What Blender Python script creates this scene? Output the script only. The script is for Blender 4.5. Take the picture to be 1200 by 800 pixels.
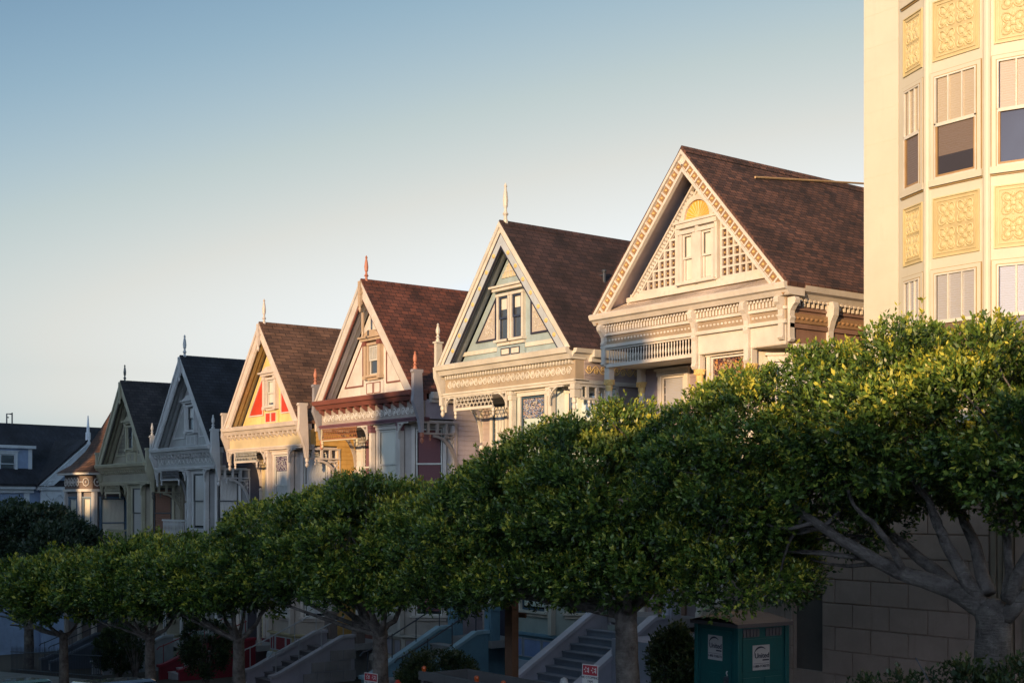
import bpy, math, random
import numpy as np
from mathutils import Matrix, Vector
R = math.radians
random.seed(7)
for o in list(bpy.data.objects): bpy.data.objects.remove(o)
scene = bpy.context.scene
COL = scene.collection
ZC = 4.3                      # eye height; street level is 0 beside the toilet cabin
YF = 22.57                    # plane of the gable fronts

def gz(X): return .079 * (max(-100., min(30., X)) + 15.4)

# ------------------------------------------------------------------ materials
MATS = {}
def nodes(name):
    m = bpy.data.materials.new(name); m.use_nodes = True
    nt = m.node_tree; b = nt.nodes['Principled BSDF']
    return m, nt, b
def N(nt, t, **kw):
    n = nt.nodes.new(t)
    for k, v in kw.items():
        if k in n.inputs.keys(): n.inputs[k].default_value = v
        else: setattr(n, k, v)
    return n
def paint(name, rgb, rough=.55, var=.15, dirt=.38, bump=.15, coat=0., scale=1.0):
    if name in MATS: return MATS[name]
    m, nt, b = nodes(name); L = nt.links.new
    tc = N(nt, 'ShaderNodeTexCoord')
    n1 = N(nt, 'ShaderNodeTexNoise', Scale=1.3 * scale, Detail=6., Roughness=.65)
    n2 = N(nt, 'ShaderNodeTexNoise', Scale=22. * scale, Detail=4.)
    mp = N(nt, 'ShaderNodeMapping'); mp.inputs['Scale'].default_value = (4, 4, .6)   # vertical weather streaks
    n3 = N(nt, 'ShaderNodeTexNoise', Scale=2.2 * scale, Detail=5., Roughness=.7)
    for n in (n1, n2): L(tc.outputs['Object'], n.inputs['Vector'])
    L(tc.outputs['Object'], mp.inputs['Vector']); L(mp.outputs[0], n3.inputs['Vector'])
    cr = N(nt, 'ShaderNodeMapRange'); cr.inputs['From Min'].default_value = .3; cr.inputs['From Max'].default_value = .7
    cr.inputs['To Min'].default_value = 1 - var * 1.4; cr.inputs['To Max'].default_value = 1 + var * .6
    L(n1.outputs['Fac'], cr.inputs['Value'])
    mx = N(nt, 'ShaderNodeMix', data_type='RGBA', blend_type='MULTIPLY'); mx.inputs['Factor'].default_value = 1
    mx.inputs['A'].default_value = (*rgb, 1); L(cr.outputs[0], mx.inputs['B'])
    dr = N(nt, 'ShaderNodeMapRange'); dr.inputs['From Min'].default_value = .55; dr.inputs['From Max'].default_value = .8
    dr.inputs['To Max'].default_value = dirt
    L(n3.outputs['Fac'], dr.inputs['Value'])
    m2 = N(nt, 'ShaderNodeMix', data_type='RGBA'); m2.inputs['B'].default_value = (rgb[0] * .45, rgb[1] * .40, rgb[2] * .36, 1)
    L(dr.outputs[0], m2.inputs['Factor']); L(mx.outputs['Result'], m2.inputs['A'])
    L(m2.outputs['Result'], b.inputs['Base Color'])
    b.inputs['Roughness'].default_value = rough
    b.inputs['Coat Weight'].default_value = coat
    if bump:
        bp = N(nt, 'ShaderNodeBump', Strength=bump, Distance=.02)
        L(n2.outputs['Fac'], bp.inputs['Height']); L(bp.outputs[0], b.inputs['Normal'])
    MATS[name] = m
    return m
def shingle(name, c1, c2, mort, w=.32, h=.15, kx=1.53, flip=False):
    m, nt, b = nodes(name); L = nt.links.new
    tc = N(nt, 'ShaderNodeTexCoord'); sp = N(nt, 'ShaderNodeSeparateXYZ'); L(tc.outputs['Object'], sp.inputs[0])
    mu = N(nt, 'ShaderNodeMath', operation='MULTIPLY'); mu.inputs[1].default_value = kx
    cb = N(nt, 'ShaderNodeCombineXYZ')
    L(sp.outputs['Z' if flip else 'X'], mu.inputs[0]); L(sp.outputs['X' if flip else 'Y'], cb.inputs[0]); L(mu.outputs[0], cb.inputs[1])
    wn = N(nt, 'ShaderNodeTexNoise', Scale=1.1, Detail=2.); L(cb.outputs[0], wn.inputs['Vector'])
    va = N(nt, 'ShaderNodeVectorMath', operation='MULTIPLY_ADD'); va.inputs[1].default_value = (.05, .02, 0)
    L(wn.outputs['Color'], va.inputs[0]); L(cb.outputs[0], va.inputs[2])
    br = N(nt, 'ShaderNodeTexBrick'); br.inputs['Scale'].default_value = 1
    br.inputs['Brick Width'].default_value = w; br.inputs['Row Height'].default_value = h; br.inputs['Mortar Size'].default_value = .011
    br.inputs['Mortar Smooth'].default_value = .3
    br.inputs['Bias'].default_value = -.1
    br.inputs['Color1'].default_value = (*c1, 1); br.inputs['Color2'].default_value = (*c2, 1); br.inputs['Mortar'].default_value = (*mort, 1)
    L(va.outputs[0], br.inputs['Vector'])
    n = N(nt, 'ShaderNodeTexNoise', Scale=.9, Detail=5.); L(tc.outputs['Object'], n.inputs['Vector'])
    mr = N(nt, 'ShaderNodeMapRange'); mr.inputs['From Min'].default_value = .3; mr.inputs['From Max'].default_value = .7; mr.inputs['To Min'].default_value = .55; mr.inputs['To Max'].default_value = 1.5
    L(n.outputs['Fac'], mr.inputs['Value'])
    g = N(nt, 'ShaderNodeTexNoise', Scale=60., Detail=3.); L(tc.outputs['Object'], g.inputs['Vector'])
    mx = N(nt, 'ShaderNodeMix', data_type='RGBA', blend_type='MULTIPLY'); mx.inputs['Factor'].default_value = 1
    L(br.outputs['Color'], mx.inputs['A']); L(mr.outputs[0], mx.inputs['B'])
    L(mx.outputs['Result'], b.inputs['Base Color']); b.inputs['Roughness'].default_value = .85
    # each course overhangs the next: a saw-tooth height along the slope
    fr = N(nt, 'ShaderNodeMath', operation='FRACT'); dv = N(nt, 'ShaderNodeMath', operation='DIVIDE'); dv.inputs[1].default_value = h
    sv = N(nt, 'ShaderNodeSeparateXYZ'); L(va.outputs[0], sv.inputs[0]); L(sv.outputs['Y'], dv.inputs[0]); L(dv.outputs[0], fr.inputs[0])
    ad = N(nt, 'ShaderNodeMath', operation='MULTIPLY_ADD'); ad.inputs[1].default_value = .5; L(g.outputs['Fac'], ad.inputs[0]); L(fr.outputs[0], ad.inputs[2])
    a2 = N(nt, 'ShaderNodeMath', operation='SUBTRACT'); L(ad.outputs[0], a2.inputs[0]); L(br.outputs['Fac'], a2.inputs[1])
    bp = N(nt, 'ShaderNodeBump', Strength=.6, Distance=.012); L(a2.outputs[0], bp.inputs['Height']); L(bp.outputs[0], b.inputs['Normal'])
    return m
def glassm(name, rgb=(.02, .025, .03), rough=.04, wob=.03):
    m, nt, b = nodes(name); L = nt.links.new
    b.inputs['Base Color'].default_value = (*rgb, 1); b.inputs['Roughness'].default_value = rough
    b.inputs['IOR'].default_value = 1.6; b.inputs['Coat Weight'].default_value = .6; b.inputs['Coat Roughness'].default_value = .03
    n = N(nt, 'ShaderNodeTexNoise', Scale=1.6, Detail=1.); tc = N(nt, 'ShaderNodeTexCoord'); L(tc.outputs['Object'], n.inputs['Vector'])
    bp = N(nt, 'ShaderNodeBump', Strength=wob * 6, Distance=.02); L(n.outputs['Fac'], bp.inputs['Height'])
    L(bp.outputs[0], b.inputs['Normal']); L(bp.outputs[0], b.inputs['Coat Normal'])
    return m
def curtainm(name, rgb, k=26., slat=False, amp=.35):
    """cloth (or slats) standing right behind the pane: soft folds under a glassy coat"""
    m, nt, b = nodes(name); L = nt.links.new
    tc = N(nt, 'ShaderNodeTexCoord'); sp = N(nt, 'ShaderNodeSeparateXYZ'); L(tc.outputs['Object'], sp.inputs[0])
    w = N(nt, 'ShaderNodeMath', operation='MULTIPLY'); w.inputs[1].default_value = k
    if slat: L(sp.outputs['Z'], w.inputs[0])
    else:
        sm = N(nt, 'ShaderNodeMath', operation='ADD'); L(sp.outputs['X'], sm.inputs[0]); L(sp.outputs['Y'], sm.inputs[1])
        nz = N(nt, 'ShaderNodeTexNoise', Scale=3.); L(tc.outputs['Object'], nz.inputs['Vector'])
        s2 = N(nt, 'ShaderNodeMath', operation='MULTIPLY_ADD'); s2.inputs[1].default_value = .35
        L(nz.outputs['Fac'], s2.inputs[0]); L(sm.outputs[0], s2.inputs[2]); L(s2.outputs[0], w.inputs[0])
    s = N(nt, 'ShaderNodeMath', operation='SINE'); L(w.outputs[0], s.inputs[0])
    bp = N(nt, 'ShaderNodeBump', Strength=amp, Distance=.03); L(s.outputs[0], bp.inputs['Height']); L(bp.outputs[0], b.inputs['Normal'])
    b.inputs['Base Color'].default_value = (*rgb, 1); b.inputs['Roughness'].default_value = .8
    b.inputs['Coat Weight'].default_value = 1.; b.inputs['Coat Roughness'].default_value = .03; b.inputs['Coat IOR'].default_value = 1.6
    return m
def stained(name, cols, scale=18.):
    m, nt, b = nodes(name); L = nt.links.new
    tc = N(nt, 'ShaderNodeTexCoord')
    v = N(nt, 'ShaderNodeTexVoronoi', Scale=scale); L(tc.outputs['Object'], v.inputs['Vector'])
    e = N(nt, 'ShaderNodeTexVoronoi', Scale=scale, feature='DISTANCE_TO_EDGE'); L(tc.outputs['Object'], e.inputs['Vector'])
    r = N(nt, 'ShaderNodeValToRGB'); r.color_ramp.interpolation = 'CONSTANT'
    els = r.color_ramp.elements
    els[0].color = (*cols[0], 1); els[1].color = (*cols[1], 1); els[1].position = 1 / len(cols)
    for i in range(2, len(cols)):
        q = els.new(i / len(cols)); q.color = (*cols[i], 1)
    sp = N(nt, 'ShaderNodeSeparateColor'); L(v.outputs['Color'], sp.inputs[0]); L(sp.outputs[0], r.inputs[0])
    mt = N(nt, 'ShaderNodeMath', operation='GREATER_THAN'); mt.inputs[1].default_value = .09; L(e.outputs['Distance'], mt.inputs[0])
    mx = N(nt, 'ShaderNodeMix', data_type='RGBA'); mx.inputs['A'].default_value = (.02, .02, .025, 1)
    L(mt.outputs[0], mx.inputs['Factor']); L(r.outputs[0], mx.inputs['B']); L(mx.outputs['Result'], b.inputs['Base Color'])
    b.inputs['Roughness'].default_value = .12
    return m

# ------------------------------------------------------------------ mesh builder
class MB:
    def __init__(s, M=None): s.v = []; s.f = []; s.M = M or Matrix()
    def add(s, vs, fs):
        n = len(s.v); M = s.M
        s.v += [tuple(M @ Vector(p)) for p in vs]; s.f += [tuple(i + n for i in q) for q in fs]; return s
    def box(s, x0, x1, y0, y1, z0, z1):
        return s.add([(x0, y0, z0), (x1, y0, z0), (x1, y1, z0), (x0, y1, z0), (x0, y0, z1), (x1, y0, z1), (x1, y1, z1), (x0, y1, z1)],
                     [(0, 3, 2, 1), (4, 5, 6, 7), (0, 1, 5, 4), (1, 2, 6, 5), (2, 3, 7, 6), (3, 0, 4, 7)])
    def prism(s, poly, a, b, ax):
        """extrude a polygon: ax 'y' (poly in x,z), 'x' (poly in y,z), 'z' (poly in x,y)"""
        g = {'y': lambda p, t: (p[0], t, p[1]), 'x': lambda p, t: (t, p[0], p[1]), 'z': lambda p, t: (p[0], p[1], t)}[ax]
        n = len(poly)
        return s.add([g(p, a) for p in poly] + [g(p, b) for p in poly],
                     [tuple(range(n)), tuple(range(2 * n - 1, n - 1, -1))] + [(i, n + i, n + (i + 1) % n, (i + 1) % n) for i in range(n)])
    def lathe(s, cx, cy, prof, n=8):
        vs = []; fs = []
        for r, z in prof:
            for k in range(n):
                a = 2 * math.pi * (k + .5) / n; vs.append((cx + r * math.cos(a), cy + r * math.sin(a), z))
        m = len(prof)
        for i in range(m - 1):
            for k in range(n):
                k2 = (k + 1) % n; fs.append((i * n + k, i * n + k2, (i + 1) * n + k2, (i + 1) * n + k))
        fs.append(tuple(range(n - 1, -1, -1))); fs.append(tuple((m - 1) * n + k for k in range(n)))
        return s.add(vs, fs)
    def tube(s, pts, rad, n=6):
        pts = [Vector(p) for p in pts]; m = len(pts)
        if not hasattr(rad, '__len__'): rad = [rad] * m
        vs = []; fs = []; u = None
        for i, p in enumerate(pts):
            d = (pts[min(i + 1, m - 1)] - pts[max(i - 1, 0)]).normalized()
            if u is None:
                u = d.cross(Vector((0, 0, 1)));
                if u.length < 1e-3: u = d.cross(Vector((1, 0, 0)))
            u = (u - d * u.dot(d)).normalized(); w = d.cross(u)
            for k in range(n):
                a = 2 * math.pi * k / n; vs.append(tuple(p + (u * math.cos(a) + w * math.sin(a)) * rad[i]))
        for i in range(m - 1):
            for k in range(n):
                k2 = (k + 1) % n; fs.append((i * n + k, i * n + k2, (i + 1) * n + k2, (i + 1) * n + k))
        fs.append(tuple(range(n - 1, -1, -1))); fs.append(tuple((m - 1) * n + k for k in range(n)))
        return s.add(vs, fs)
    def sphere(s, c, r, n=6, m=4, sc=(1, 1, 1)):
        vs = [(c[0], c[1], c[2] - r * sc[2])]; fs = []
        for i in range(1, m):
            t = math.pi * i / m
            for k in range(n):
                a = 2 * math.pi * k / n
                vs.append((c[0] + r * sc[0] * math.sin(t) * math.cos(a), c[1] + r * sc[1] * math.sin(t) * math.sin(a), c[2] - r * sc[2] * math.cos(t)))
        vs.append((c[0], c[1], c[2] + r * sc[2])); last = len(vs) - 1
        for k in range(n):
            k2 = (k + 1) % n; fs.append((0, 1 + k2, 1 + k)); fs.append((last, last - n + k, last - n + k2))
            for i in range(m - 2): a = 1 + i * n; fs.append((a + k, a + k2, a + n + k2, a + n + k))
        return s.add(vs, fs)
    def build(s, name, mat, parent=None, label=None, smooth=False, bevel=0, loc=None):
        me = bpy.data.meshes.new(name); me.from_pydata(s.v, [], s.f)
        import bmesh
        bm = bmesh.new(); bm.from_mesh(me); bmesh.ops.recalc_face_normals(bm, faces=bm.faces); bm.to_mesh(me); bm.free()
        me.materials.append(mat)
        if smooth:
            for p in me.polygons: p.use_smooth = True
        o = bpy.data.objects.new(name, me); COL.objects.link(o)
        if parent: o.parent = parent
        if label: o['label'] = label
        if loc: o.location = loc
        if bevel:
            b = o.modifiers.new('edge', 'BEVEL'); b.width = bevel; b.segments = 2; b.limit_method = 'ANGLE'
        return o
def FR(x, y, a=0.): return Matrix.Translation((x, y, 0)) @ Matrix.Rotation(a, 4, 'Z')
def FRP(p, q): return FR(p[0], p[1], math.atan2(q[1] - p[1], q[0] - p[0])), math.hypot(q[0] - p[0], q[1] - p[1])
def thing(name, label, cat, loc=(0, 0, 0), rot=0, group=None):
    o = bpy.data.objects.new(name, None); COL.objects.link(o); o.empty_display_size = .3
    o.location = loc; o.rotation_euler = (0, 0, rot); o['label'] = label; o['category'] = cat
    if group: o['group'] = group
    return o
def tag(o, label, cat, group=None):
    o['label'] = label; o['category'] = cat
    if group: o['group'] = group
    return o
def kind(o, k): o['kind'] = k; return o

def clap(m, w0, w1, z0, z1, pitch=.16, t=.022, yb=0.):
    """lapped boards on the plane y = yb of the builder's frame"""
    z = z0
    while z < z1 - .01:
        ze = min(z + pitch, z1)
        m.prism([(yb - t, z), (yb - .004, ze), (yb + .03, ze), (yb + .03, z)], w0, w1, 'x'); z += pitch
def window(par, F, xc, z0, w, h, cas, sash, pane, blind=None, bf=1., top=None, cw=.10, muntin=0, depth=1., label=None, head=True, btop=True):
    x0, x1, z1 = xc - w / 2, xc + w / 2, z0 + h
    a = MB(F)
    a.box(x0 - cw, x0, -.10 * depth, -.001, z0, z1); a.box(x1, x1 + cw, -.10 * depth, -.001, z0, z1)
    a.box(x0 - cw - .02, x1 + cw + .02, -.12 * depth, -.001, z1, z1 + cw)
    if head: a.box(x0 - cw - .07, x1 + cw + .07, -.17 * depth, -.001, z1 + cw + .0005, z1 + cw + .06)
    a.box(x0 - cw - .05, x1 + cw + .05, -.17 * depth, -.001, z0 - .07, z0)
    a.box(x0 - cw, x1 + cw, -.08 * depth, -.001, z0 - .17, z0 - .0705)
    o = a.build('window', cas, par, label)
    b = MB(F); s = .045; zm = z0 + h * .5; gp = .022 if w > .5 else .012
    def sashbars(za, zb, ya, yb):
        u, v = x0 + gp, x1 - gp
        b.box(u, u + s, ya, yb, za, zb); b.box(v - s, v, ya, yb, za, zb)
        b.box(u + s, v - s, ya, yb, za, za + s * 1.2); b.box(u + s, v - s, ya, yb, zb - s, zb)
    sashbars(zm - .025, z1 - gp, -.075 * depth, -.045 * depth); sashbars(z0, zm + .025, -.044 * depth, -.026)
    for k in range(muntin):
        mx = x0 + w * (k + 1) / (muntin + 1); b.box(mx - .013, mx + .013, -.07 * depth, -.026, zm + .02, z1 - s)
    b.build('sash', sash, o)
    c = MB(F); c.box(x0, x1, -.019, -.002, z0, z1); c.build('pane', pane, o)
    if blind:
        zb0, zb1 = (z1 - h * bf, z1) if btop else (z0, z0 + h * bf)
        if top: zb1 = z1 - h * top[1]
        c = MB(F); e_ = gp + s + (.028 if w > .7 else .008); c.box(x0 + e_, x1 - e_, -.025, -.0195, zb0 + .03, zb1 - .01); c.build('blind', blind, o)
    if top:
        c = MB(F); c.box(x0 + .02, x1 - .02, -.03, -.0195, z1 - h * top[1], z1 - .02); c.build('stained_glass', top[0], o)
    return o
def sl_(xo, zo, zp): return (zp - zo) / xo
def rake(m, xo, zo, xp, zp, w0, w1, y0, y1):
    """sloping board between perpendicular offsets w0..w1 below the roof line, both sides, mitred at the peak"""
    sl = (zp - zo) / (xp - xo); L = math.hypot(1, sl)
    for sg in (-1, 1):
        a, b = w0 * L, w1 * L
        m.prism([(sg * (zp - a - zo) / sl_(xo, zo, zp), zo), (sg * (zp - b - zo) / sl_(xo, zo, zp), zo), (0, zp - b), (0, zp - a)], y0, y1, 'y')
def scroll_row(m, x0, x1, zc, h, y, n, r=.012):
    """running carved scroll relief"""
    st = (x1 - x0) / n
    for i in range(n):
        cx = x0 + st * (i + .5); sg = 1 if i % 2 else -1
        pts = [(cx + st * .5 * (-1 + 2 * t / 6), y, zc + sg * h * .36 * math.sin(math.pi * t / 6)) for t in range(7)]
        m.tube(pts, r, 4)
        m.tube([(cx + .24 * h * math.cos(a), y - .004, zc - sg * h * .12 + .24 * h * math.sin(a)) for a in [j * math.pi / 3 for j in range(7)]], r * .9, 4)
        m.sphere((cx, y - .008, zc - sg * h * .12), r * 1.6, 5, 3)
def arch_rim(m, w, h, t=.06, y0=-.03, y1=.03, flip=1, x0=0., z1=0.):
    n = 8
    def pt(k, tt): a = math.pi / 2 * k / n; return (x0 + flip * (w - (w - tt) * math.sin(a)), z1 - t - (h - t) * (1 - math.cos(a)) - (tt if 0 else 0))
    def qt(k): a = math.pi / 2 * k / n; return (x0 + flip * (w - (w - .0) * math.sin(a)), z1 - .001 - (h - t) * (1 - math.cos(a)))
    for k in range(n): m.prism([pt(k, t), pt(k + 1, t), qt(k + 1), qt(k)], y0, y1, 'y')
    m.box(min(x0, x0 + flip * .05), max(x0, x0 + flip * .05), y0 + .002, y1 - .002, z1 - h, z1 - .002)
    for k in (2, 4, 6): q = pt(k, t); m.tube([(x0 + flip * .02, (y0 + y1) / 2, z1 - .02), (q[0], (y0 + y1) / 2, q[1])], .013, 4)
def arch_bracket(m, w, h, t=.05, y0=-.04, y1=.04, flip=1, x0=0., z1=0.):
    """quarter-arch corner bracket hanging from z1, its post side at x0, reaching w along x"""
    n = 8; P = [(x0, z1), (x0 + flip * w, z1), (x0 + flip * w, z1 - t)]
    for k in range(n + 1):
        a = math.pi / 2 * (k / n); P.append((x0 + flip * (w - (w - t) * math.sin(a)), z1 - t - (h - t) * (1 - math.cos(a))))
    P.append((x0, z1 - h))
    m.prism(P, y0, y1, 'y')
def fan_bracket(m, w, h, y0, y1, flip, x0, z1):
    """open fretwork bracket: curved rim with radiating slats"""
    n = 8; t = .045; rim = []; inn = []
    for k in range(n + 1):
        a = math.pi / 2 * k / n
        rim.append((x0 + flip * (w - w * math.sin(a)), z1 - h * (1 - math.cos(a))))
        inn.append((x0 + flip * (w - t * 1.6 - (w - t * 1.6) * math.sin(a)), z1 - (h - t * 2) * (1 - math.cos(a)) + .0))
    for k in range(n): m.prism([rim[k], rim[k + 1], (rim[k + 1][0] - flip * .0, rim[k + 1][1] + t), (rim[k][0], rim[k][1] + t)], y0, y1, 'y')
    for k in range(1, n, 2):
        q = rim[k]; m.tube([(x0 + flip * .02, (y0 + y1) / 2, z1 - .02), (q[0], (y0 + y1) / 2, q[1] + .02)], .014, 4)
    m.box(min(x0, x0 + flip * .04), max(x0, x0 + flip * .04), y0 + .004, y1 - .004, z1 - h, z1)
    m.box(min(x0 + flip * .04, x0 + flip * w), max(x0 + flip * .04, x0 + flip * w), y0 + .004, y1 - .004, z1 - .04, z1)
FIN = [(.07, 0), (.07, .10), (.045, .13), (.045, .2), (.08, .24), (.045, .29), (.035, .36), (.06, .42), (.07, .55), (.05, .72), (.028, .82), (.045, .86), (.01, .93)]
def finial(par, x, y, z, s, mat, tall=1.):
    m = MB(); m.lathe(x, y, [(r * s, z + h * s * tall) for r, h in FIN], 8); return m.build('finial', mat, par, smooth=False)
def pendant(m, x, y, z, s=1.):
    m.lathe(x, y, [(.012 * s, z - .30 * s), (.05 * s, z - .25 * s), (.055 * s, z - .2 * s), (.03 * s, z - .15 * s), (.06 * s, z - .11 * s), (.06 * s, z - .05 * s), (.045 * s, z)], 8)
# ------------------------------------------------------------------ palettes
GL = glassm('window_glass'); GLB = glassm('window_glass_sky', (.05, .06, .075), .03)
CREAM_BL = curtainm('cream_blind', (.62, .60, .52), amp=.12); PURP_BL = curtainm('maroon_blind', (.16, .065, .075), amp=.12)
LACE = curtainm('lace_curtain', (.48, .48, .48), 30., amp=.3); WHITE_CU = curtainm('white_curtain', (.6, .57, .5), 34., amp=.6)
TEAL_BL = curtainm('pale_green_blind', (.5, .58, .52), amp=.1); BROWN_BL = curtainm('brown_slat_blind', (.22, .12, .09), 70., True, .6)
GREY_SL = curtainm('grey_slat_blind', (.36, .36, .38), 150., True, .22); DIM_SL = curtainm('dim_slat_blind', (.15, .105, .075), 150., True, .22); WARM_SL = curtainm('beige_slat_blind', (.42, .35, .25), 150., True, .22)
STONE = paint('step_stone', (0.340, 0.330, 0.340), .8, .15, .4); IRON = paint('painted_iron', (0.040, 0.050, 0.070), .5, .05, .1)
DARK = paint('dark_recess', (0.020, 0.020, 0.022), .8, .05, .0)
CONC = paint('concrete_grey', (0.300, 0.290, 0.280), .85, .15, .4)
ROCK = paint('foundation_stone', (0.300, 0.270, 0.270), .85, .2, .5, .5)

def poly_wall(F, L, z0, z1, mat, par, name='bay_wall', t=.12):
    m = MB(F); m.box(0, L, 0, t, z0, z1); return m.build(name, mat, par)
def stoop(par, x0, x1, zf, Lr, mw, mc, steps, rail=None, ped=None, yt=.3, drop=.35, railside=(0, 1)):
    """outer stair: two side walls with sloping caps, treads, pedestals at the top"""
    st = thing_part('stoop', par)
    sl = (zf - .05) / Lr
    for xs in (x0, x1):
        m = MB(); m.prism([(yt, -1.2), (yt, zf + .22), (yt - .45, zf + .20), (-Lr, .28), (-Lr - .35, .2), (-Lr - .35, -1.2)], xs - .08, xs + .08, 'x')
        w = m.build('stoop_wall', mw, st)
        m = MB(); prof = [(yt + .02, zf + .22), (yt - .45, zf + .21), (-Lr, .29), (-Lr - .2, .22), (-Lr - .42, .19)]
        m.prism([(a, b + .10) for a, b in prof] + [(a, b + .002) for a, b in prof[::-1]], xs - .13, xs + .13, 'x'); m.build('stoop_cap', mc, st)
    n = max(7, int(round(zf / .175))); m = MB()
    for i in range(n):
        zt = zf - i * zf / n; y1 = yt - .45 - (i) * (Lr - .1) / n * .98; y0 = y1 - (Lr - .1) / n
        m.box(x0 + .081, x1 - .081, y0 - .03, y1, zt - zf / n - .035, zt - zf / n)
        m.box(x0 + .081, x1 - .081, y0, y1 - .001, -1., zt - zf / n - .0355)
    m.build('stoop_steps', steps, st)
    if ped:
        for xs in (x0, x1):
            m = MB(); m.box(xs - .17, xs + .17, yt + .03, yt + .37, zf - .1, zf + .9); m.box(xs - .22, xs + .22, yt - .02, yt + .42, zf + .9, zf + 1.0)
            m.box(xs - .1, xs + .1, yt + .005, yt + .028, zf + .2, zf + .75)
            m.build('pedestal', ped, st)
    if rail:
        for k in railside:
            xs = (x0, x1)[k]; m = MB()
            pts = [(xs, yt - .35, zf + .98), (xs, -Lr - .1, 1.05), (xs, -Lr - .35, .98), (xs, -Lr - .45, .88)]
            m.tube(pts, .024, 6)
            for q in range(4):
                yy = yt - .4 - q * (Lr + .25) / 3.2; zz = zf + .25 - (yt - .4 - yy) * (zf - .05) / (Lr + .05); m.tube([(xs, yy, zz), (xs, yy, zz + .78)], .017, 5)
            m.build('handrail', rail, st)
    return st
def thing_part(name, par):
    """an empty part that only groups sub-parts would be one level too many: use the house side wall as its mesh"""
    return par
def bay_base(par, pts, zt, frame, fill, skirt, name='bay_base'):
    """panelled band and flared skirt under a polygonal bay; pts = front polyline left to right"""
    m = MB()
    def off(d): # push outward
        c = ((pts[0][0] + pts[-1][0]) / 2, 1.6); return [(c[0] + (x - c[0]) * (1 + d), c[1] + (y - c[1]) * (1 + d)) for x, y in pts] + [(pts[-1][0], 1.62), (pts[0][0], 1.62)]
    m.prism(off(.07), zt - .02, zt + .05, 'z'); m.prism(off(.0), zt - .75, zt - .0205, 'z')
    b = m.build(name, frame, par)
    m = MB()
    def lo(d, z): return [(p[0], p[1], z) for p in off(d)]
    A, B_, C_ = lo(.06, zt - .7501), lo(.09, zt - .95), lo(.02, zt - 1.25); n = len(A)
    m.add(A + B_ + C_, [tuple(range(n))] + [(i, (i + 1) % n, n + (i + 1) % n, n + i) for i in range(n)] + [(n + i, n + (i + 1) % n, 2 * n + (i + 1) % n, 2 * n + i) for i in range(n)] + [tuple(range(2 * n, 3 * n))])
    m.build('bay_skirt', skirt, par)
    for p, q in zip(pts[:-1], pts[1:]):
        F, L = FRP(p, q)
        for a0, a1 in ((.08, .27), (.33, .67), (.73, .92)) if L < 1.8 else ((.06, .24), (.30, .70), (.76, .94)):
            m = MB(F); xa, xb, za, zb = L * a0, L * a1, zt - .62, zt - .14; t = .035
            m.box(xa, xb, -.012, -.001, za, zb); m.build('panel', fill, b)
            m = MB(F); m.box(xa - t, xa, -.03, -.001, za - t, zb + t); m.box(xb, xb + t, -.03, -.001, za - t, zb + t); m.box(xa, xb, -.03, -.001, zb, zb + t); m.box(xa, xb, -.03, -.001, za - t, za)
            m.build('panel_frame', skirt, b)
    return b
def vroof(par, mat, xo, zo, zp, y0, y1, t=.1):
    m = MB(); m.prism([(-xo, zo), (0, zp), (xo, zo), (xo - .03, zo - t), (0, zp - t * 1.5), (-xo + .03, zo - t)], y0, y1, 'y')
    return m.build('roof', mat, par)
def lattice(par, x0, x1, z0, z1, y, mat, n, name='lattice_screen', F=None, back=None):
    m = MB(F); t = .03
    m.box(x0, x1, y - .03, y + .03, z0, z0 + .05); m.box(x0, x1, y - .03, y + .03, z1 - .03, z1)
    h = z1 - z0 - .08; za, zb = z0 + .05, z1 - .03
    st = (x1 - x0) / n
    for i in range(n):
        for d in (1, -1):
            xa = x0 + st * i; xb = xa + st * (1.0)
            if d < 0: xa, xb = xb, xa
            m.add([(xa - .012, y - .012 * d, za), (xa + .012, y - .012 * d, za), (xb + .012, y - .012 * d, zb), (xb - .012, y - .012 * d, zb),
                   (xa - .012, y - .012 * d - .01, za), (xa + .012, y - .012 * d - .01, za), (xb + .012, y - .012 * d - .01, zb), (xb - .012, y - .012 * d - .01, zb)],
                  [(0, 3, 2, 1), (4, 5, 6, 7), (0, 1, 5, 4), (1, 2, 6, 5), (2, 3, 7, 6), (3, 0, 4, 7)])
    m.box(x0, x1, y - .008, y + .008, za + h * .3, za + h * .3 + .02); m.box(x0, x1, y - .0085, y + .0085, za + h * .65, za + h * .65 + .02)
    o = m.build(name, mat, par)
    return o

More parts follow.
